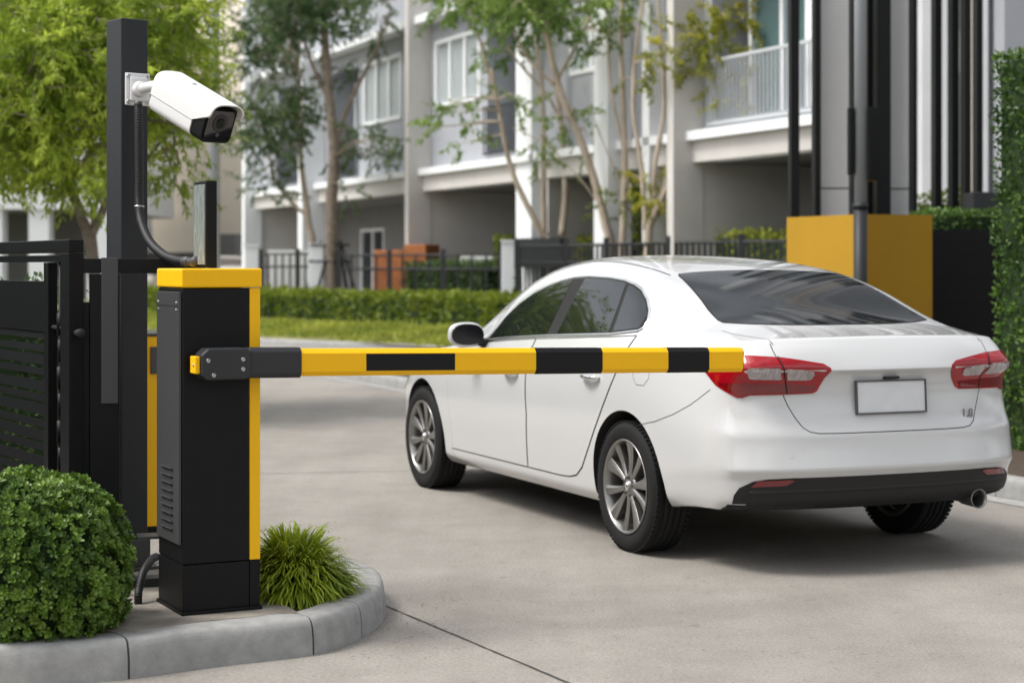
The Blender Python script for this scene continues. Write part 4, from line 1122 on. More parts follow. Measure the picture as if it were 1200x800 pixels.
h = hedge_box('wall_top_hedge', [(4.05, 17.95), (6.2, 18.5)], .5, 1.5, 1.98, 4200, M['leaf_wallhedge'], 41, .05, .03, wav=.02)
tag(h, 'dark green hedge along the top of the black slatted wall', 'hedge')
h = hedge_box('shrub_row', [(4.75, 20.8), (5.6, 21.2)], .5, .3, 2.22, 2200, M['leaf_hedge'], 42, .07, .04, wav=.08)
tag(h, 'yellow green shrubs behind the black fins, above the wall top hedge', 'shrub')
w = MB(); w.b2((0, 0, 1.5), (.55, .5, 2.22), bev=.01); w.b2((.02, .02, .1), (.53, .48, 1.5)); tag(w.build('service_box', M['pole_grey'], None, (4.85, 19.0, 0)), 'dark box behind the wall top hedge, beside the tall hedge', 'box')
# tall hedge
th = hedge_box('tall_hedge', [(3.49, 12.35), (3.2 + .05, 13.1)], .01, .1, 2.9, 1, M['leaf_wallhedge'], 43) if False else None
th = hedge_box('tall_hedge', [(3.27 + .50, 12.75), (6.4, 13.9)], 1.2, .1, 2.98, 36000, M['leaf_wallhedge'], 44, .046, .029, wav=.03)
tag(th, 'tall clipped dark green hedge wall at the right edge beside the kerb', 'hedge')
# grey street pole at left
sp = MB(); sp.tube([(0, 0, 0), (0, 0, 12)], [.10, .085], 18)
spo = sp.build('shaft', M['grey_pole']); st = empty('street_pole', (-5.02, 30.5, .0), 0, 'tall grey street pole behind the security camera', 'pole'); spo.parent = st
sp = MB(); sp.b2((-.2, -.2, 0), (.2, .2, .03)); [sp.tube([(x, y, .03), (x, y, .08)], .018, 6) for x in (-.15, .15) for y in (-.15, .15)]; sp.build('base_plate', M['grey_pole'], st)

# ------------------------------------------------------------------ trees
def limb(mb, pts, r0, r1, seed=0, n=9, wob=.03):
    rg = random.Random(seed); P = [Vector(p) for p in pts]; Q = []
    for i in range(len(P) - 1):
        p0 = P[max(i - 1, 0)]; p1 = P[i]; p2 = P[i + 1]; p3 = P[min(i + 2, len(P) - 1)]
        for k in range(5):
            t = k / 5; Q.append(.5 * ((2 * p1) + (-p0 + p2) * t + (2 * p0 - 5 * p1 + 4 * p2 - p3) * t * t + (-p0 + 3 * p1 - 3 * p2 + p3) * t ** 3))
    Q.append(P[-1]); N = len(Q)
    for i in range(1, N - 1): Q[i] = Q[i] + rnd_dir(rg) * wob * r0 * 3
    mb.tube(Q, [lerp(r0, r1, i / (N - 1)) for i in range(N)], n)
    return Q
def tree(name, label, trunks, clusters, lm, bark, seed, L, W, group=None, droop=.4, twig=.008, cat='tree', dens=2.6):
    """trunks: list of (px polyline, Y, r0, r1); clusters: (px, py, Y, rx, rz, ry, n leaves)"""
    rg = random.Random(seed)
    base = at(*trunks[0][0][0], trunks[0][1])
    t = empty(name, (base.x, base.y, max(0.1, base.z)), 0, label, cat, group); off = Vector((base.x, base.y, max(0.1, base.z)))
    allq = []
    for i, (pl_, Y, r0, r1) in enumerate(trunks):
        mb = MB(); P = [at(p[0], p[1], Y + (p[2] if len(p) > 2 else 0)) - off for p in pl_]
        Q = limb(mb, P, r0, r1, seed + i); allq += Q[len(Q) // 3:]
        mb.build('trunk' if i == 0 else 'limb', bark, t)
    mb = MB(); tint = []; tw = MB()
    for (px, py, Y, rx, rz, ry, n) in clusters:
        c = at(px, py, Y) - off
        near = min(allq, key=lambda q: (q - c).length)
        limb(tw, [near, near.lerp(c, .5) + rnd_dir(rg) * .1 + Vector((0, 0, .08)), c], .022, twig, rg.randint(0, 9999), 5)
        ns = max(3, int(n * dens) // 26)
        for s in range(ns):      # sprays: short twig with leaves along it
            a = rnd_dir(rg); rr = rg.random() ** .45
            p = c + Vector((a.x * rx * rr, a.y * ry * rr, a.z * rz * rr))
            out = (Vector((a.x, a.y, a.z * .6 - droop * .5)) + rnd_dir(rg) * .8).normalized(); ln = L * rg.uniform(2.5, 5.5)
            e = p + out * ln
            if rg.random() < .5: tw.tube([p, e], [.006, .003], 3)
            tb = .45 + .45 * noise.noise(p * 1.1 + Vector((seed, 0, 0))) + .18 * a.z + rg.uniform(-.12, .12)
            for k in range(26):
                f = (k + rg.random()) / 26; q = p.lerp(e, f)
                d = (out * .6 + rnd_dir(rg) * .9 + Vector((0, 0, -droop))).normalized(); nn = (Vector((0, 0, 1)) + rnd_dir(rg) * .8).normalized()
                nn = (nn - d * nn.dot(d)).normalized()
                leafq(mb, tint, q, d, nn, L * rg.uniform(.7, 1.2), W * rg.uniform(.7, 1.2), max(0, min(1, tb + rg.uniform(-.22, .22))))
    tw.build('twigs', bark, t); mb.build('crown', [lm], t, tint=tint)
    return t
def cl(rg, boxes):
    out = []
    for (x0, y0, x1, y1, Y, k, r, n) in boxes:
        for _ in range(k): out.append((rg.uniform(x0, x1), rg.uniform(y0, y1), Y + rg.uniform(-1.2, 1.2), r * rg.uniform(.7, 1.3), r * rg.uniform(.5, .9), r, int(n * rg.uniform(.7, 1.3))))
    return out
rg = random.Random(77)
tree('leafy_tree', 'broad yellow green tree filling the upper left behind the camera pole',
    [([(116, 480), (112, 340), (104, 280), (84, 220), (70, 150), (60, 60)], 17.5, .07, .03), ([(104, 282), (130, 225), (150, 160), (190, 80, .5)], 17.5, .045, .015), ([(84, 225), (40, 190), (-10, 150, -.5)], 17.5, .035, .012), ([(112, 300), (112, 240), (150, 200), (205, 170)], 17.8, .03, .01)],
    cl(rg, [(-60, -40, 120, 110, 17.2, 34, .50, 330), (-50, 100, 110, 200, 17.3, 24, .42, 330), (20, 190, 110, 215, 17.3, 5, .3, 200), (90, -40, 225, 60, 17.8, 16, .42, 300), (110, 60, 220, 140, 18, 13, .34, 230), (150, 130, 228, 180, 17.9, 5, .24, 130), (175, 195, 225, 215, 17.8, 2, .16, 90)]),
    M['leaf_lime'], M['bark_grey'], 3, .088, .025, droop=.55, dens=2.5)
tree('young_tree', 'dark green young tree held by black stakes beside the fence',
    [([(389, 371), (388, 250), (391, 170), (383, 90), (378, -20)], 41, .16, .08), ([(391, 175), (410, 120), (440, 60), (460, 10)], 41, .07, .02), ([(386, 120), (360, 60), (345, -10)], 41, .055, .02)],
    cl(rg, [(330, -20, 400, 60, 41, 14, .55, 230), (395, -10, 450, 60, 41, 6, .35, 150), (370, 60, 420, 140, 41, 3, .3, 80), (395, 150, 450, 200, 41, 6, .30, 80), (400, 225, 425, 235, 41, 1, .2, 60), (440, 140, 485, 165, 35.5, 2, .2, 50)]),
    M['leaf_dark'], M['bark_grey'], 4, .12, .045, droop=.5, dens=2.0)
tree('young_tree', 'slimmer dark green tree with forked trunk left of the staked one',
    [([(366, 369), (366, 290), (360, 250), (352, 180), (350, 80)], 42, .11, .04), ([(362, 255), (340, 235), (320, 205), (312, 150)], 42, .05, .02)],
    cl(rg, [(285, -20, 350, 90, 42, 18, .55, 220), (295, 90, 360, 200, 42, 15, .50, 200), (300, 195, 330, 225, 42, 3, .35, 120)]),
    M['leaf_dark'], M['bark'], 5, .12, .045, droop=.5, dens=2.0)
tree('multi_stem_tree', 'pale multi stemmed tree rising from the grey planter',
    [([(640, 276), (632, 268), (600, 200), (585, 130), (575, 80)], 33.9, 0.068, 0.032), ([(637, 276), (637, 200), (636, 120), (628, 40)], 33.9, 0.064, 0.032), ([(658, 276), (663, 220), (658, 150), (646, 60), (632, -30)], 33.9, 0.072, 0.040), ([(585, 132), (560, 40), (540, -20)], 33.9, 0.032, 0.024),
     ([(655, 140), (640, 110), (605, 70), (575, 20)], 33.9, 0.032, 0.016)],
    cl(rg, [(520, -20, 625, 25, 33.7, 10, .42, 200), (555, 55, 600, 75, 33.7, 2, .3, 90), (505, 120, 560, 170, 33.7, 6, .22, 45), (600, 110, 640, 140, 33.7, 2, .2, 50), (625, 10, 680, 35, 33.7, 3, .3, 90), (615, 165, 640, 190, 33.7, 2, .2, 50)]),
    M['leaf_mid'], M['bark'], 6, .13, .05, droop=.4, dens=1.9)
tree('leaning_tree', 'tree with a thick pale trunk leaning left above the car roof',
    [([(719, 388), (716, 300), (710, 265), (690, 190), (658, 110), (642, 50), (628, -20)], 31.5, 0.092, 0.048), ([(652, 95), (672, 60), (690, 20), (700, -20)], 31.5, 0.040, 0.024), ([(650, 100), (620, 70), (600, 30), (585, -20)], 31.5, 0.036, 0.020), ([(705, 245), (680, 210), (640, 170), (600, 150)], 31.5, 0.016, 0.006)],
    cl(rg, [(560, -30, 730, 14, 31, 12, .40, 170), (690, 20, 720, 60, 31, 3, .25, 100), (640, 130, 700, 165, 31, 3, .18, 45), (675, 35, 700, 60, 31, 2, .25, 60)]),
    M['leaf_mid'], M['bark'], 7, .12, .05, droop=.4, dens=1.9)
tree('upright_tree', 'straight pale trunk right of the leaning tree, green leaves at its foot',
    [([(728, 390), (729, 300), (732, 200), (730, 110), (727, 50), (731, -20)], 31, 0.068, 0.040), ([(731, 175), (715, 100), (712, 20)], 31, 0.032, 0.016), ([(738, 240), (700, 150), (680, 90)], 31, 0.014, 0.006)],
    cl(rg, [(700, 200, 760, 260, 31.5, 9, .28, 120), (700, -20, 760, 25, 31, 5, .35, 120), (735, 90, 745, 110, 31, 1, .15, 40)]),
    M['leaf_hedge'], M['bark'], 8, .11, .04, droop=.3, dens=1.0)
tree('multi_stem_tree', 'forked tree with sparse yellowing leaves left of the balcony',
    [([(757, 392), (760, 272), (765, 255), (783, 215), (797, 160), (826, 122)], 30, 0.080, 0.040), ([(764, 255), (768, 190), (778, 130), (775, 60), (770, -20)], 30, 0.048, 0.024), ([(757, 270), (752, 200), (742, 130), (745, 60), (757, -20)], 30, 0.048, 0.024), ([(778, 225), (790, 150), (805, 60), (850, 0)], 30, 0.040, 0.020), ([(826, 122), (828, 80), (860, 40)], 30, 0.024, 0.012)],
    cl(rg, [(815, 0, 890, 60, 29.8, 12, .34, 130), (800, 60, 880, 100, 29.8, 6, .28, 110), (830, 95, 870, 135, 29.8, 5, .25, 110), (755, 40, 775, 120, 30, 4, .18, 50), (745, 225, 775, 260, 30, 3, .18, 60)]),
    M['leaf_yellow'], M['bark'], 9, .11, .045, droop=.4, dens=2.6)
# stakes round the young tree
ts = empty('tree_stake_frame', at(391, 338, 41) * Vector((1, 1, 0)) + Vector((0, 0, .3)), 0, 'frame of black stakes holding the young tree', 'tree support')
for (x0, y0, x1, y1) in ((-.30, -.3, -.08, 0), (.42, -.3, .16, 0), (.22, .3, .12, .1), (-.5, .3, -.3, .1)):
    w = MB(); w.tube([(x0 * 1.6, y0, 0), (x1, y1, 1.72)], .035, 6); w.build('stake', M['rail_dark'], ts)
for z in (.35, 1.25, 1.62):
    w = MB(); k = 1 - z / 2.3
    w.tube([(-.42 - .3 * k, -.25 * k, z), (.25 + .4 * k, -.25 * k, z)], .03, 5); w.build('cross_bar', M['rail_dark'], ts)
# ------------------------------------------------------------------ second white car far behind the barrier
far_car = copy_tree(car); far_car.name = 'white_car'
far_car.location = (-9.45, 60, .30); far_car.rotation_euler = (0, 0, R(100))
tag(far_car, 'distant white car whose roof shows just above the yellow cabinet cap', 'car')

# ------------------------------------------------------------------ barrier cabinet and arm
CY = R(27)
C0 = Vector((-1.227, 6.74, .139))
bar = empty('boom_barrier', C0, CY, 'black and yellow parking barrier whose striped arm reaches across the white car', 'barrier')
def part(name, m, parent, boxes, bev=.0025, seg=2):
    w = MB()
    for lo, hi in boxes: w.b2(lo, hi)
    o = w.build(name, m, parent)
    if bev: bevel(o, bev, seg)
    return o
part('plinth', M['black_metal'], bar, [((-.006, -.008, 0), (.309, .33, .014))], .002)
part('base', M['black_metal'], bar, [((0, 0, .014), (.259, .32, .186)), ((.262, .002, .014), (.303, .32, .186))])
part('cabinet_body', M['black_metal'], bar, [((0, 0, .189), (.259, .32, 1.218))], .004)
part('corner_trim', M['yellow'], bar, [((.2615, .001, .189), (.304, .318, 1.218))], .003)
part('cap', M['yellow'], bar, [((-.006, -.006, 1.221), (.309, .327, 1.293))], .007, 3)
sp_ = empty('side_panel', (0, 0, 0)); sp_.parent = bar
w = MB(); w.b2((-.012, .012, .262), (-.001, .305, 1.205)); o = w.build('panel_sheet', M['grey_plate'], sp_); bevel(o, .002)
w = MB(); w.b2((-.0135, .02, 1.152), (-.0122, .297, 1.155)); w.build('fold_line', M['gap'], sp_)
for k in range(9):
    z = .305 + k * .0285
    w = MB(); w.box((-.0128, .155, z), (.004, .135, .0055)); w.box((-.016, .155, z + .006), (.010, .14, .003), 1, Matrix.Rotation(R(35), 3, 'Y')); w.build('vent_slot', [M['gap'], M['grey_plate']], sp_)
def screw(parent, loc, axis, r=.008, name='screw', m='steel'):
    q = Vector(axis).to_track_quat('Z', 'Y').to_matrix().to_4x4(); T = Matrix.Translation(loc) @ q
    w = MB(); w.lathe([(r, -.002), (r, .0015), (r * .8, .0032), (r * .45, .0035), (r * .42, .0008), (0, .0008)], 16, T)
    return w.build(name, M[m], parent)
for y in (.04, .28): screw(sp_, (-.012, y, 1.165), (-1, 0, 0), .005)
for y in (.04, .28): screw(sp_, (-.012, y, 1.138), (-1, 0, 0), .004)
# arm: local x along the arm, in front of the cabinet face (y negative)
ZA = 1.08 - .139; SAG = -.045 / 2.46
aa = empty('arm_carrier', (0, 0, 0)); aa.parent = bar
w = MB()
prof = [(.022, -.062), (.035, -.062 + .0), (.19, -.062), (.222, -.050), (.222, .050), (.19, .0585), (.065, .0585), (.035, .036), (.022, .015)]
prof = [(.055, -.060), (.205, -.060), (.228, -.050), (.228, .048), (.205, .057), (.062, .057), (.036, .034), (.036, -.042)]
T = Matrix(((1, 0, 0, 0), (0, 0, -1, 0), (0, 1, 0, ZA), (0, 0, 0, 1)))
w.prism([(a, b) for a, b in prof], .030, .118, 0, T)
o = w.build('bracket', M['arm_grey'], aa); bevel(o, .007, 3, 30)
w = MB(); w.lathe([(0, .0), (.05, 0), (.05, .034), (0, .034)], 24, Matrix.Translation((.13, 0, ZA)) @ Matrix.Rotation(R(90), 4, 'X')); w.build('drive_shaft', M['steel'], aa)
w = MB(); w.b2((.016, -.104, ZA - .036), (.035, -.040, ZA + .028)); o = w.build('end_cap', M['yellow'], aa); bevel(o, .004)
screw(aa, (.016, -.085, ZA - .004), (-1, 0, 0), .006)
for (x, z) in ((.062, .012), (.083, -.042), (.196, .014), (.196, -.022)): screw(aa, (x, -.1175, ZA + z), (0, -1, 0), .0085)
def tt(px):
    a = (px - 600) / FPX; return (a * 6.651 + 1.182) / (.891 - .454 * a)
def octo(hw_, hh, c): return [(-hw_, -hh + c), (-hw_ + c * .8, -hh), (hw_ - c * .8, -hh), (hw_, -hh + c), (hw_, hh - c), (hw_ - c * .8, hh), (-hw_ + c * .8, hh), (-hw_, hh - c)]
def arm_piece(name, m, parent, x0, x1, hw_, hh, c, yc, bev=.0015):
    w = MB(); P = octo(hw_, hh, c); vs = []
    for x in (x0, x1):
        for (y, z) in P: vs.append((x, yc + y, ZA + z + SAG * max(0, x - .2)))
    n = 8
    w.add(vs, [[i, (i + 1) % n, n + (i + 1) % n, n + i] for i in range(n)] + [list(range(n))[::-1], list(range(n, 2 * n))])
    o = w.build(name, m, parent); bevel(o, bev, 2, 20); return o
YC = -.068
arm_piece('arm_sleeve', M['arm_grey'], aa, .226, tt(353), .037, .0575, .016, YC, .003)
arm_piece('arm', M['yellow'], aa, tt(353) + .001, tt(871), .033, .052, .017, YC)
def flat_band(x0, x1, name='front_band'):
    w = MB(); y = YC - .033 - .0008; vs = []
    for x in (x0, x1):
        for z in (-.033, .033): vs.append((x, y, ZA + z + SAG * max(0, x - .2)))
    for x in (x0, x1):
        for z in (-.033, .033): vs.append((x, y + .0012, ZA + z + SAG * max(0, x - .2)))
    w.add(vs, [[0, 1, 3, 2], [4, 6, 7, 5], [0, 4, 5, 1], [2, 3, 7, 6], [1, 5, 7, 3], [0, 2, 6, 4]])
    return w.build(name, M['band_black'], aa)
flat_band(tt(429), tt(533)); 
arm_piece('wrapped_band', M['band_black'], aa, tt(628), tt(706), .0338, .0528, .017, YC, 0.0005)
arm_piece('wrapped_band', M['band_black'], aa, tt(783), tt(831), .0338, .0528, .017, YC, 0.0005)
arm_piece('arm_tip', M['black_metal'], aa, tt(871), tt(871) + .004, .031, .050, .016, YC, .0008)

# thin upright display on the cabinet
dp = empty('display_panel', (0, 0, 0), 0, 'thin upright black framed display panel standing on top of the yellow cap', 'display')
dp.location = C0 + Matrix.Rotation(CY, 3, 'Z') @ Vector((.135, .14, 1.294)); dp.rotation_euler = (0, 0, CY)
o = part('frame', M['black_metal'], dp, [((-.0, 0, 0), (.043, .16, .335))], .004)
w = MB(); w.b2((-.005, .012, .014), (-.0003, .148, .322)); w.build('screen', mat('pale_screen_glass', (.32, .36, .35), .04, coat=1, spec=.8, var=.35, vscale=9, stretch=(1, 6, 2)), dp)
w = MB(); w.b2((-.006, .03, .0), (.049, .13, .006)); w.build('foot', M['black_metal'], dp)

# ------------------------------------------------------------------ steel stand behind the cabinet, gate post
u = Vector((math.cos(CY), math.sin(CY), 0))
sd_ = empty('steel_stand', at(97, 300, 7.25) * Vector((1, 1, 0)) + Vector((0, 0, .139)), R(16), 'black steel frame with a grey cover plate between the gate and the barrier cabinet', 'frame')
def px2(px, Y=7.3): return ((px - 97) / FPX * Y)
H = lambda py, Y=7.3: CAMZ - (py - HOR) / FPX * Y - .139
part('crossbar', M['black_metal'], sd_, [((0, 0, H(320)), (.485, .06, H(303)))], .003)
part('upright', M['black_metal'], sd_, [((.028, -.002, 0), (.145, .062, H(321)))], .003)
part('cover_plate', M['grey_plate'], sd_, [((.072, -.008, H(472)), (.138, -.0025, H(302)))], .0015)
part('upright', M['black_metal'], sd_, [((.310, .0, .03), (.338, .06, H(320.5)))], .003)
part('lower_bracket', M['grey_plate'], sd_, [((.22, -.01, H(632)), (.335, .10, H(629)))], .001)
part('infill_plate', M['black_metal'], sd_, [((-.035, .02, 0), (.027, .04, H(354)))], .001)
part('foot_plate', M['pole_grey'], sd_, [((.0, -.04, .0), (.18, .10, .012)), ((.20, .02, 0.0), (.36, .12, .035))], .002)

# camera pole
PY = 7.72
pole_loc = at(142, 690, PY); pole_loc.z = .139
PR = R(38)
cp = empty('camera_pole', pole_loc, PR, 'tall square charcoal pole carrying the white security camera', 'pole')
PW, PD = .125, .145
part('shaft', M['pole_grey'], cp, [((0, 0, .012), (PW, PD, CAMZ + (HOR - 21) / FPX * PY - .139))], .005, 3)
part('top_cap', M['black_metal'], cp, [((-.001, -.001, 2.362), (PW + .001, PD + .001, 2.366))], .001) if False else None
part('base_plate', M['grey_plate'], cp, [((-.03, -.04, 0), (PW + .05, PD + .03, .014))], .002)
part('skirt', M['grey_plate'], cp, [((-.008, -.010, .014), (PW + .008, PD + .008, .13))], .003)
for (x, y) in ((-.015, -.025), (PW + .035, -.025)): screw(cp, (x, y, .014), (0, 0, 1), .009, 'bolt')

# security camera
PM = Matrix.Translation(pole_loc) @ Matrix.Rotation(PR, 4, 'Z')
plc = PM @ Vector((PW * .58, -.001, 0)); plc.z = CAMZ + (HOR - 104) / FPX * PY
scam = empty('security_camera', plc, PR, 'white bullet security camera with black front window bolted to the charcoal pole', 'camera')
w = MB(); w.b2((-.058, -.012, -.070), (.058, 0, .070)); o = w.build('mount_plate', M['cam_white'], scam); bevel(o, .006, 3)
w = MB(); w.b2((-.040, -.024, -.052), (.040, -.0125, .052)); o = w.build('mount_boss', M['cam_white'], scam); bevel(o, .009, 3)
for x in (-.044, .044):
    for z in (-.054, .054): screw(scam, (x, -.012, z), (0, -1, 0), .0095)
iS = (Matrix.Translation(plc) @ Matrix.Rotation(PR, 4, 'Z')).inverted()
YB = PY - .20
rear_c = iS @ at(197, 105, YB)
w = MB(); 
pivot = iS @ at(160, 105, PY - .05)
p0 = Vector((0, -.02, 0)); p1 = rear_c + Vector((0, 0, .02))
w.tube([p0, p0 + Vector((0, -.035, 0))], [.036, .030], 22)
w.tube([p0 + Vector((0, -.03, .0)), p0.lerp(p1, .4) + Vector((.0, -.02, .004)), p1 + (p1 - p0) * .12], .0225, 18)
w.build('bracket_arm', M['cam_white'], scam)
# camera body frame: s forward, t to its right, n up
fwd = (at(262, 147, YB - .27) - at(192, 104, YB)).normalized()
up0 = Vector((0, 0, 1)); tdir = fwd.cross(up0).normalized(); ndir = tdir.cross(fwd).normalized()
Bm = Matrix.Identity(4)
for i in range(3): Bm[i][0] = fwd[i]; Bm[i][1] = -tdir[i]; Bm[i][2] = ndir[i]
Bm.translation = at(197, 109, YB)
bodyM = iS @ Bm
cbod = empty('camera_body', (0, 0, 0)); cbod.parent = scam; cbod.matrix_local = bodyM
LB = .37
def arch(n, hw_, top, low, k=.55):
    """cross section (t, n) of the upper shell from low left over the top to low right"""
    out = [(-hw_, low)]
    for i in range(n + 1):
        a = math.pi - math.pi * i / n
        c, s = math.cos(a), math.sin(a)
        out.append((math.copysign(abs(c) ** .62, c) * hw_, top - .055 + .055 * abs(s) ** .75))
    out.append((hw_, low)); return out
A = arch(20, .084, .094, -.012)
def hood(th, s0):
    vs = []; K = len(A); cx = 0
    rings = []
    for off in (0, -th):
        for si in range(8):
            ring = []
            for (t_, n_) in A:
                hgt = max(0, min(1, (n_ + .012) / .06)); send = lerp(LB * .80, LB * 1.10, smooth01(hgt))
                s = lerp(s0, send, si / 7)
                q = (1 + off / .066)
                ring.append((s, t_ * q, n_ + (off if n_ > 0.02 else 0)))
            rings.append(ring)
    vs = [v for r in rings for v in r]
    fs = []
    for o_ in (0, 8):
        for si in range(7):
            for k in range(K - 1): fs.append([(o_ + si) * K + k, (o_ + si) * K + k + 1, (o_ + si + 1) * K + k + 1, (o_ + si + 1) * K + k])
    for k in range(K - 1):
        fs.append([7 * K + k, 7 * K + k + 1, 15 * K + k + 1, 15 * K + k]); fs.append([k, k + 1, 8 * K + k + 1, 8 * K + k])
    for si in range(7):
        fs.append([si * K, (si + 1) * K, (8 + si + 1) * K, (8 + si) * K]); fs.append([si * K + K - 1, (si + 1) * K + K - 1, (8 + si + 1) * K + K - 1, (8 + si) * K + K - 1])
    fs.append([k for k in range(K)])
    w = MB(); w.add(vs, fs, 0, True); return w
o = hood(.005, -.004).build('hood', M['cam_white'], cbod, weld=True); o.data.set_sharp_from_angle(angle=R(35))
def slab(s0, s1, hw_, n0, n1, r, m, name, hw2=None, parent=None):
    sec = []
    for (cx, cz, a0) in ((hw_ - r, n1 - .002, 0), (-hw_ + r, n1 - .002, 90), (-hw_ + r, n0 + r, 180), (hw_ - r, n0 + r, 270)):
        rr = r if cz < n1 - .01 else .002
        for i in range(6):
            a = R(a0 + 90 * i / 5); sec.append((cx + (r if rr == r else r) * math.cos(a), cz + rr * math.sin(a)))
    w = MB(); n = len(sec); f = 1 if hw2 is None else hw2 / hw_
    vs = [(s0, t_, z) for t_, z in sec] + [(s1, t_ * f, z) for t_, z in sec]
    w.add(vs, [[i, (i + 1) % n, n + (i + 1) % n, n + i] for i in range(n)] + [list(range(n))[::-1], list(range(n, 2 * n))], 0, True)
    o = w.build(name, m, parent or cbod); o.data.set_sharp_from_angle(angle=R(40)); return o
slab(0, LB * .80, .081, -.082, -.0135, .034, M['cam_white'], 'lower_shell')
slab(.004, LB * .80, .066, -.012, .040, .02, M['gap'], 'inner_case')
slab(LB * .80 + .001, LB * 1.0, .076, -.080, .060, .024, M['black_metal'], 'front_housing')
slab(LB * 1.0 + .0005, LB * 1.0 + .006, .064, -.070, .056, .018, M['lens_black'], 'front_window')
lx = LB * 1.0 + .0066
LM = Matrix.Translation((lx, 0, .006)) @ Matrix.Rotation(R(90), 4, 'Y')
w = MB(); w.lathe([(.036, 0), (.0365, .0015), (.031, .002), (.027, .0006), (.012, .0004), (0, .001)], 36, LM); w.build('lens', M['arm_grey'], cbod)
w = MB(); w.lathe([(.024, .0003), (.021, .0012), (.018, .0008), (0, .0018)], 30, LM); w.build('lens_glass', M['glass_dark'], cbod)
LM2 = Matrix.Translation((lx, 0, -.044)) @ Matrix.Rotation(R(90), 4, 'Y')
w = MB(); w.lathe([(.0085, 0), (.0085, .0008), (.0065, .0008), (.0060, .0003), (.0025, .0003), (0, .0012)], 20, LM2); w.build('sensor', M['grey_plate'], cbod)
w = MB(); w.b2((LB * .40, -.010, .0925), (LB * .40 + .014, .010, .0942)); w.build('hood_screw_cover', M['gap'], cbod)

# conduit from the camera to the cabinet
def corr(name, pts, r, label=None, cat=None, parent=None, n=None):
    P = [Vector(p) for p in pts]; Q = []
    for i in range(len(P) - 1):
        p0 = P[max(i - 1, 0)]; p1 = P[i]; p2 = P[i + 1]; p3 = P[min(i + 2, len(P) - 1)]
        m = max(3, int((p2 - p1).length / .0022))
        for k in range(m):
            t = k / m
            Q.append(.5 * ((2 * p1) + (-p0 + p2) * t + (2 * p0 - 5 * p1 + 4 * p2 - p3) * t * t + (-p0 + 3 * p1 - 3 * p2 + p3) * t ** 3))
    w = MB(); w.tube(Q, [r * (1 + .055 * math.sin(i * 2 * math.pi / 4)) for i in range(len(Q))], 14)
    return w.build(name, M['black_plastic'], parent)
YP = PY + .02
def F(px, py, Y): return at(px, py, Y)
cq = [F(162, 123, 7.70), F(162.5, 150, 7.69), F(163, 200, 7.69), F(163, 240, 7.68), F(166, 262, 7.62), F(176, 284, 7.5), F(192, 299, 7.35), F(206, 305, 7.22), F(217, 306.5, 7.12)]
cond = empty('cable_conduit', cq[0], 0, 'black corrugated conduit hanging from the camera mount and bending to the cabinet top', 'conduit')
co_ = corr('hose', [p - cq[0] for p in cq], .0185, parent=cond)
w = MB(); w.tube([F(162, 119, 7.70) - cq[0], F(162, 125, 7.70) - cq[0]], .017, 14); w.build('top_gland', M['grey_plate'], cond)
w = MB(); w.tube([F(216, 306.5, 7.125) - cq[0], F(222, 306.7, 7.08) - cq[0]], .020, 12); w.tube([F(222, 306.7, 7.08) - cq[0], F(227, 306.7, 7.04) - cq[0]], .0165, 12); w.tube([F(227, 306.7, 7.04) - cq[0], F(231, 306.7, 7.01) - cq[0]], .021, 12); w.build('end_gland', M['grey_plate'], cond)
w = MB(); w.lathe([(.021, -.004), (.0225, -.004), (.0225, .004), (.021, .004)], 20, Matrix.Translation(F(163, 242, 7.68) - cq[0])); w.build('clamp', M['steel'], cond)
lq = [gnd(162, 707, .139) + Vector((0, 0, .0)), gnd(162, 707, .139) + Vector((.0, 0, .03)), F(163, 690, 7.0), F(168, 670, 7.05), F(177, 656, 7.15), F(183, 652, 7.25)]
lc = empty('lower_conduit', lq[0], 0, 'short black cable bending up from the island beside the cabinet base', 'cable')
corr('hose', [p - lq[0] for p in lq], .0155, parent=lc)

# second, yellow cabinet further back
yc = empty('yellow_cabinet', at(176, 620, 8.7) * Vector((1, 1, 0)) + Vector((0, 0, .139)), CY, 'yellow sided cabinet half hidden behind the camera pole', 'cabinet')
zt = CAMZ - (394 - HOR) / FPX * 8.7 - .139
part('body', M['yellow'], yc, [((-.20, 0, .05), (.075, .28, zt))], .004)
part('base', M['black_metal'], yc, [((-.205, -.003, 0), (.08, .283, .048))], .003)
part('top_lid', M['grey_plate'], yc, [((-.206, -.005, zt + .001), (.081, .286, zt + .014))], .002)
part('handle', M['grey_plate'], yc, [((.0, -.012, zt - .18), (.036, -.001, zt - .05))], .003)

# ------------------------------------------------------------------ black gate
GD = Vector((-.53, .85, 0)).normalized()
gx = at(98, 400, 7.25); gx.z = .16
gt = empty('metal_gate', gx, math.atan2(GD.y, GD.x), 'open black metal gate with a solid lock panel and horizontal slats at the left edge', 'gate')
HG = lambda py: CAMZ - (py - HOR) / FPX * 7.3 - .16
GW = 2.3; GT = .06
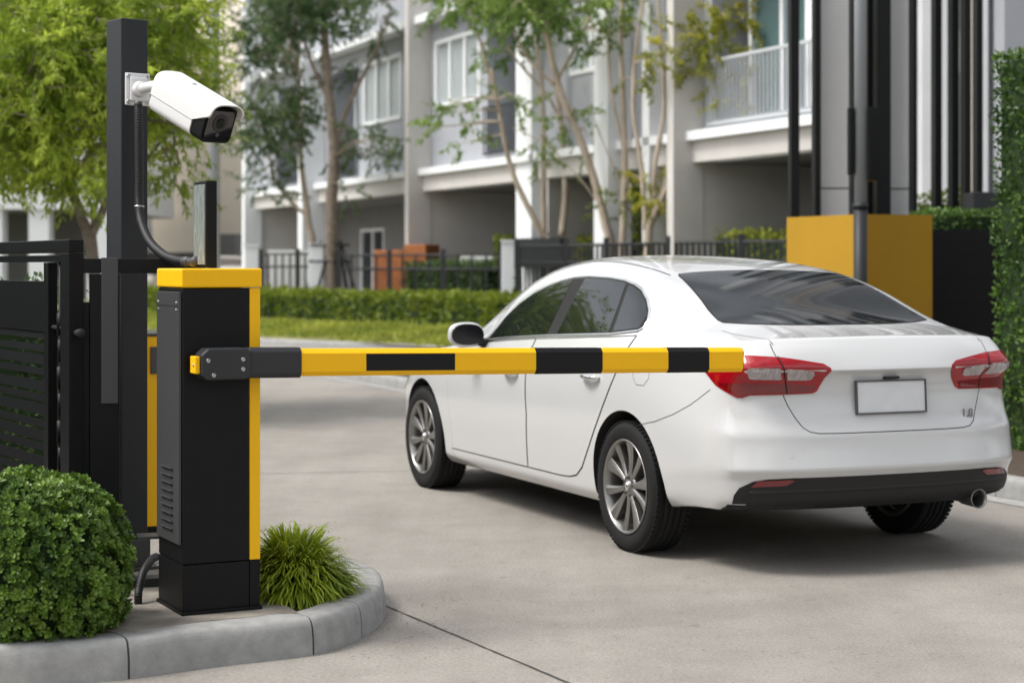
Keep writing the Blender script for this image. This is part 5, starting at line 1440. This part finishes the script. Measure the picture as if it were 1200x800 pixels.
# local x along the gate (away to the left), local y negative = towards the drive side... thickness along +y
part('frame', M['black_metal'], gt, [((0, 0, .03), (.11, GT, HG(296.5))), ((0, 0, HG(296)), (GW, GT, HG(281))), ((GW - .1, 0, .03), (GW, GT, HG(296.5))), ((.1105, 0, .03), (GW - .1005, GT, .10))], .003)
part('inner_rail', M['black_metal'], gt, [((.1105, .012, HG(307)), (GW - .1005, GT - .012, HG(299)))], .002)
for q in (.30, 1.5): part('inner_stile', M['black_metal'], gt, [((q, .010, .10), (q + .06, GT - .010, HG(307.5)))], .002)
part('lock_panel', M['black_metal'], gt, [((.365, .018, HG(391)), (1.495, .026, HG(330)))], .002)
part('lock_panel', M['black_metal'], gt, [((.365, .036, HG(391)), (1.495, .042, HG(330)))], .002)
zz = .12; k = 0
while zz < HG(398):
    hgt = .030 if k % 2 else .044
    w = MB(); w.box((.93, .030, zz + hgt / 2), (1.13, .006, hgt), 0, Matrix.Rotation(R(10), 3, 'X')); w.build('slat', M['black_metal'], gt)
    zz += hgt + (.012 if k % 3 else .024); k += 1
w = MB()
for k in range(9): w.tube([(.20, .03, .12 + k * .11), (.20, .03, .21 + k * .11)], .012 if k % 2 else .016, 8)
w.tube([(.20, .03, .10), (.20, .03, HG(300))], .008, 8); w.build('lock_rod', M['black_metal'], gt)
w = MB(); w.tube([(.10, .03, HG(385)), (.31, .03, HG(385))], .009, 8); w.build('lock_bolt', M['pole_grey'], gt)
w = MB(); w.tube([(-.0005, .03, HG(389)), (-.05, .03, HG(389))], .014, 12); w.lathe([(0, 0), (.018, 0), (.018, .01), (0, .01)], 14, Matrix.Translation((-.05, .03, HG(389))) @ Matrix.Rotation(R(-90), 4, 'Y')); w.build('hinge', M['pole_grey'], gt)

# ------------------------------------------------------------------ round bush on the island
def bush(name, c, rx, ry, rz, z0, n, label, seed):
    rg = random.Random(seed); mb = MB(); tint = []
    c = Vector(c); o_ = Vector((c.x, c.y, z0))
    bm = bmesh.new(); bmesh.ops.create_icosphere(bm, subdivisions=3, radius=1)
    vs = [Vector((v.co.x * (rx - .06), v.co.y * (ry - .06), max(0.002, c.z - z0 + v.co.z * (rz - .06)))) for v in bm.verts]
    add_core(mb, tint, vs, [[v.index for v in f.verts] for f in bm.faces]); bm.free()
    for _ in range(n):
        a = rnd_dir(rg); rr = 1 - .16 * rg.random() ** 1.4
        lump = 1 + .02 + .09 * noise.noise(a * 2.3 + Vector((seed, 0, 0))) + .035 * noise.noise(a * 6)
        p = Vector((a.x * rx, a.y * ry, a.z * rz)) * rr * lump + Vector((0, 0, c.z - z0))
        if p.z < .01: continue
        nn = Vector((a.x / rx, a.y / ry, a.z / rz)).normalized()
        ax = (nn + rnd_dir(rg) * .55 + Vector((0, 0, .35))).normalized()
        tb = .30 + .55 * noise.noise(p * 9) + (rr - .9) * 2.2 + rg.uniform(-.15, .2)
        m = rg.choice((5, 6, 7)); ph = rg.random() * 6.28; b1 = ax.orthogonal().normalized(); b2_ = ax.cross(b1)
        for k in range(m):      # a rosette of small obovate leaves
            th = ph + k * 6.283 / m; sp = rg.uniform(.45, 1.1)
            d = (b1 * math.cos(th) * sp + b2_ * math.sin(th) * sp + ax * rg.uniform(.35, .9)).normalized()
            L = rg.uniform(.017, .029); W = L * .54; s = d.cross(ax).normalized(); up = s.cross(d).normalized()
            q = p + d * .003; o0 = len(mb.v)
            pts = [q, q + d * L * .40 + s * W * .36 + up * W * .16, q + d * L * .78 + s * W * .46 + up * W * .14, q + d * L, q + d * L * .78 - s * W * .46 + up * W * .14, q + d * L * .40 - s * W * .36 + up * W * .16, q + d * L * .6]
            mb.v += [tuple(x) for x in pts]
            mb.f += [[o0, o0 + 1, o0 + 6], [o0 + 1, o0 + 2, o0 + 6], [o0 + 2, o0 + 3, o0 + 6], [o0 + 3, o0 + 4, o0 + 6], [o0 + 4, o0 + 5, o0 + 6], [o0 + 5, o0, o0 + 6]]
            t_ = max(0, min(1, tb + rg.uniform(-.15, .15)))
            mb.m += [0] * 6; mb.sm += [False] * 6; tint += [t_] * 6
    t = empty(name, o_, 0, label, 'shrub')
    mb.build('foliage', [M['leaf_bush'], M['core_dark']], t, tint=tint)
    st_ = MB()
    for k in range(5):
        a = rg.random() * 6.28; st_.tube([(0, 0, 0), (math.cos(a) * .08, math.sin(a) * .08, .2)], [.012, .006], 6)
    st_.build('stem', M['bark_grey'], t)
    return t
bush('round_bush', (-1.725, 6.55, .335), .335, .33, .355, .12, 4300, 'dense rounded bush of small glossy leaves at the left end of the island', 21)

# arching grass clump
def clump(c, R_, Hh, n, seed):
    rg = random.Random(seed); mb = MB(); tint = []; c = Vector(c)
    for _ in range(n):
        a = rg.random() * 6.283; fr = rg.random() ** .55
        el = math.acos(1 - rg.random() * .98)            # polar angle over the dome
        dome = Vector((math.sin(el) * math.cos(a) * R_, math.sin(el) * math.sin(a) * R_, math.cos(el) * Hh)) * (.80 + .20 * rg.random()) * (1 + .16 * noise.noise(Vector((math.cos(a), math.sin(a), el)) * 1.7))
        b = dome * rg.uniform(.30, .62)
        b.z = max(.0, b.z)
        out = Vector((dome.x, dome.y, 0)); out = (out.normalized() if out.length > .01 else Vector((1, 0, 0))); out = (out + rnd_dir(rg) * .55); out.z = 0; out.normalize()
        p0 = b; p3 = dome + out * rg.uniform(.01, .05); p3.z -= rg.uniform(.01, .11)
        ln = (p3 - p0).length; up = Vector((0, 0, 1))
        p1 = p0 + (up * .75 + out * .25) * ln * .55; p2 = p3 + (up * rg.uniform(.55, .9) - out * .35) * ln * .38
        s = Vector((-out.y, out.x, 0)) + out * rg.uniform(-.9, .9); s.normalize(); curl = s * rg.uniform(-.06, .06)
        w0 = rg.uniform(.0050, .0085); o0 = len(mb.v); NS = 8
        tb = .32 + rg.uniform(-.25, .25) + .4 * noise.noise(dome * 7)
        for i in range(NS + 1):
            t = i / NS; q = p0 * (1 - t) ** 3 + p1 * (3 * t * (1 - t) ** 2) + p2 * (3 * t * t * (1 - t)) + p3 * t ** 3 + curl * t * t
            ww = w0 * (1 - t ** 2.4) * (.55 + .9 * min(1, t * 3)) / 1.45
            q.z = max(q.z, .004)
            mb.v += [tuple(q + s * ww + up * ww * .3), tuple(q - s * ww + up * ww * .3)]
        for i in range(NS):
            k = o0 + 2 * i; mb.f.append([k, k + 1, k + 3, k + 2]); mb.m.append(0); mb.sm.append(True)
            tint.append(max(0, min(1, tb - .15 + .6 * (i / NS))))
    o = mb.build('grass_clump', [M['leaf_grass']], None, c, tint=tint)
    return tag(o, 'bright green arching grass clump beside the cabinet at the kerb nose', 'plant')
clump((-.870, 7.22, .118), .262, .322, 2700, 8)
# fallen leaves and grit by the bush and the clump
rg = random.Random(9); mb = MB(); tint = []
for _ in range(260):
    if rg.random() < .5: p = Vector((rg.uniform(-.95, -.68), rg.uniform(6.78, 7.15), .121))
    else: p = Vector((rg.uniform(-2.0, -1.35), rg.uniform(6.38, 6.6), .121))
    if p.x > -1.0 and (p - Vector((-.86, 7.2, .121))).length > .42: continue
    d = Vector((rg.uniform(-1, 1), rg.uniform(-1, 1), rg.uniform(0, .3))).normalized()
    leafq(mb, tint, p, d, Vector((0, 0, 1)), rg.uniform(.012, .03), rg.uniform(.006, .014), rg.random())
tag(mb.build('leaf_litter', [leaf_mat('litter', (.05, .025, .01), (.22, .11, .04), .8, .1)], tint=tint), kind='stuff')

h = hedge_box('shrub_row', [(-4.2, 11.8), (-2.55, 9.6)], .7, .02, 1.25, 7000, M['leaf_dark'], 61, .05, .026, wav=.12)
tag(h, 'dark shrubs growing behind the black gate at the far left', 'shrub')

rg = random.Random(19); mb = MB(); tint = []
for _ in range(90):
    p = Vector((rg.uniform(-1.0, 2.6), rg.uniform(6.6, 9.2), .006))
    if rg.random() < .6: p = Vector((rg.uniform(-.62, -.2), rg.uniform(6.6, 7.9), .006))
    d = Vector((rg.uniform(-1, 1), rg.uniform(-1, 1), rg.uniform(0, .25))).normalized()
    leafq(mb, tint, p, d, Vector((0, 0, 1)), rg.uniform(.006, .020), rg.uniform(.004, .009), rg.random())
tag(mb.build('drive_litter', [leaf_mat('drive_litter', (.10, .07, .04), (.24, .17, .08), .9, .1)], tint=tint), kind='stuff')

# added hedge, out of view: it shades the lane and reflects in the car
h = hedge_box('unseen_shade_hedge', [(-8.5, 24), (-7.5, 8), (-7.0, -6)], 1.2, .0, 2.6, 4000, M['leaf_dark'], 71, .14, .08, wav=.2)
tag(h, 'tall dark unseen hedge added left of the drive for shade and reflections', 'hedge')
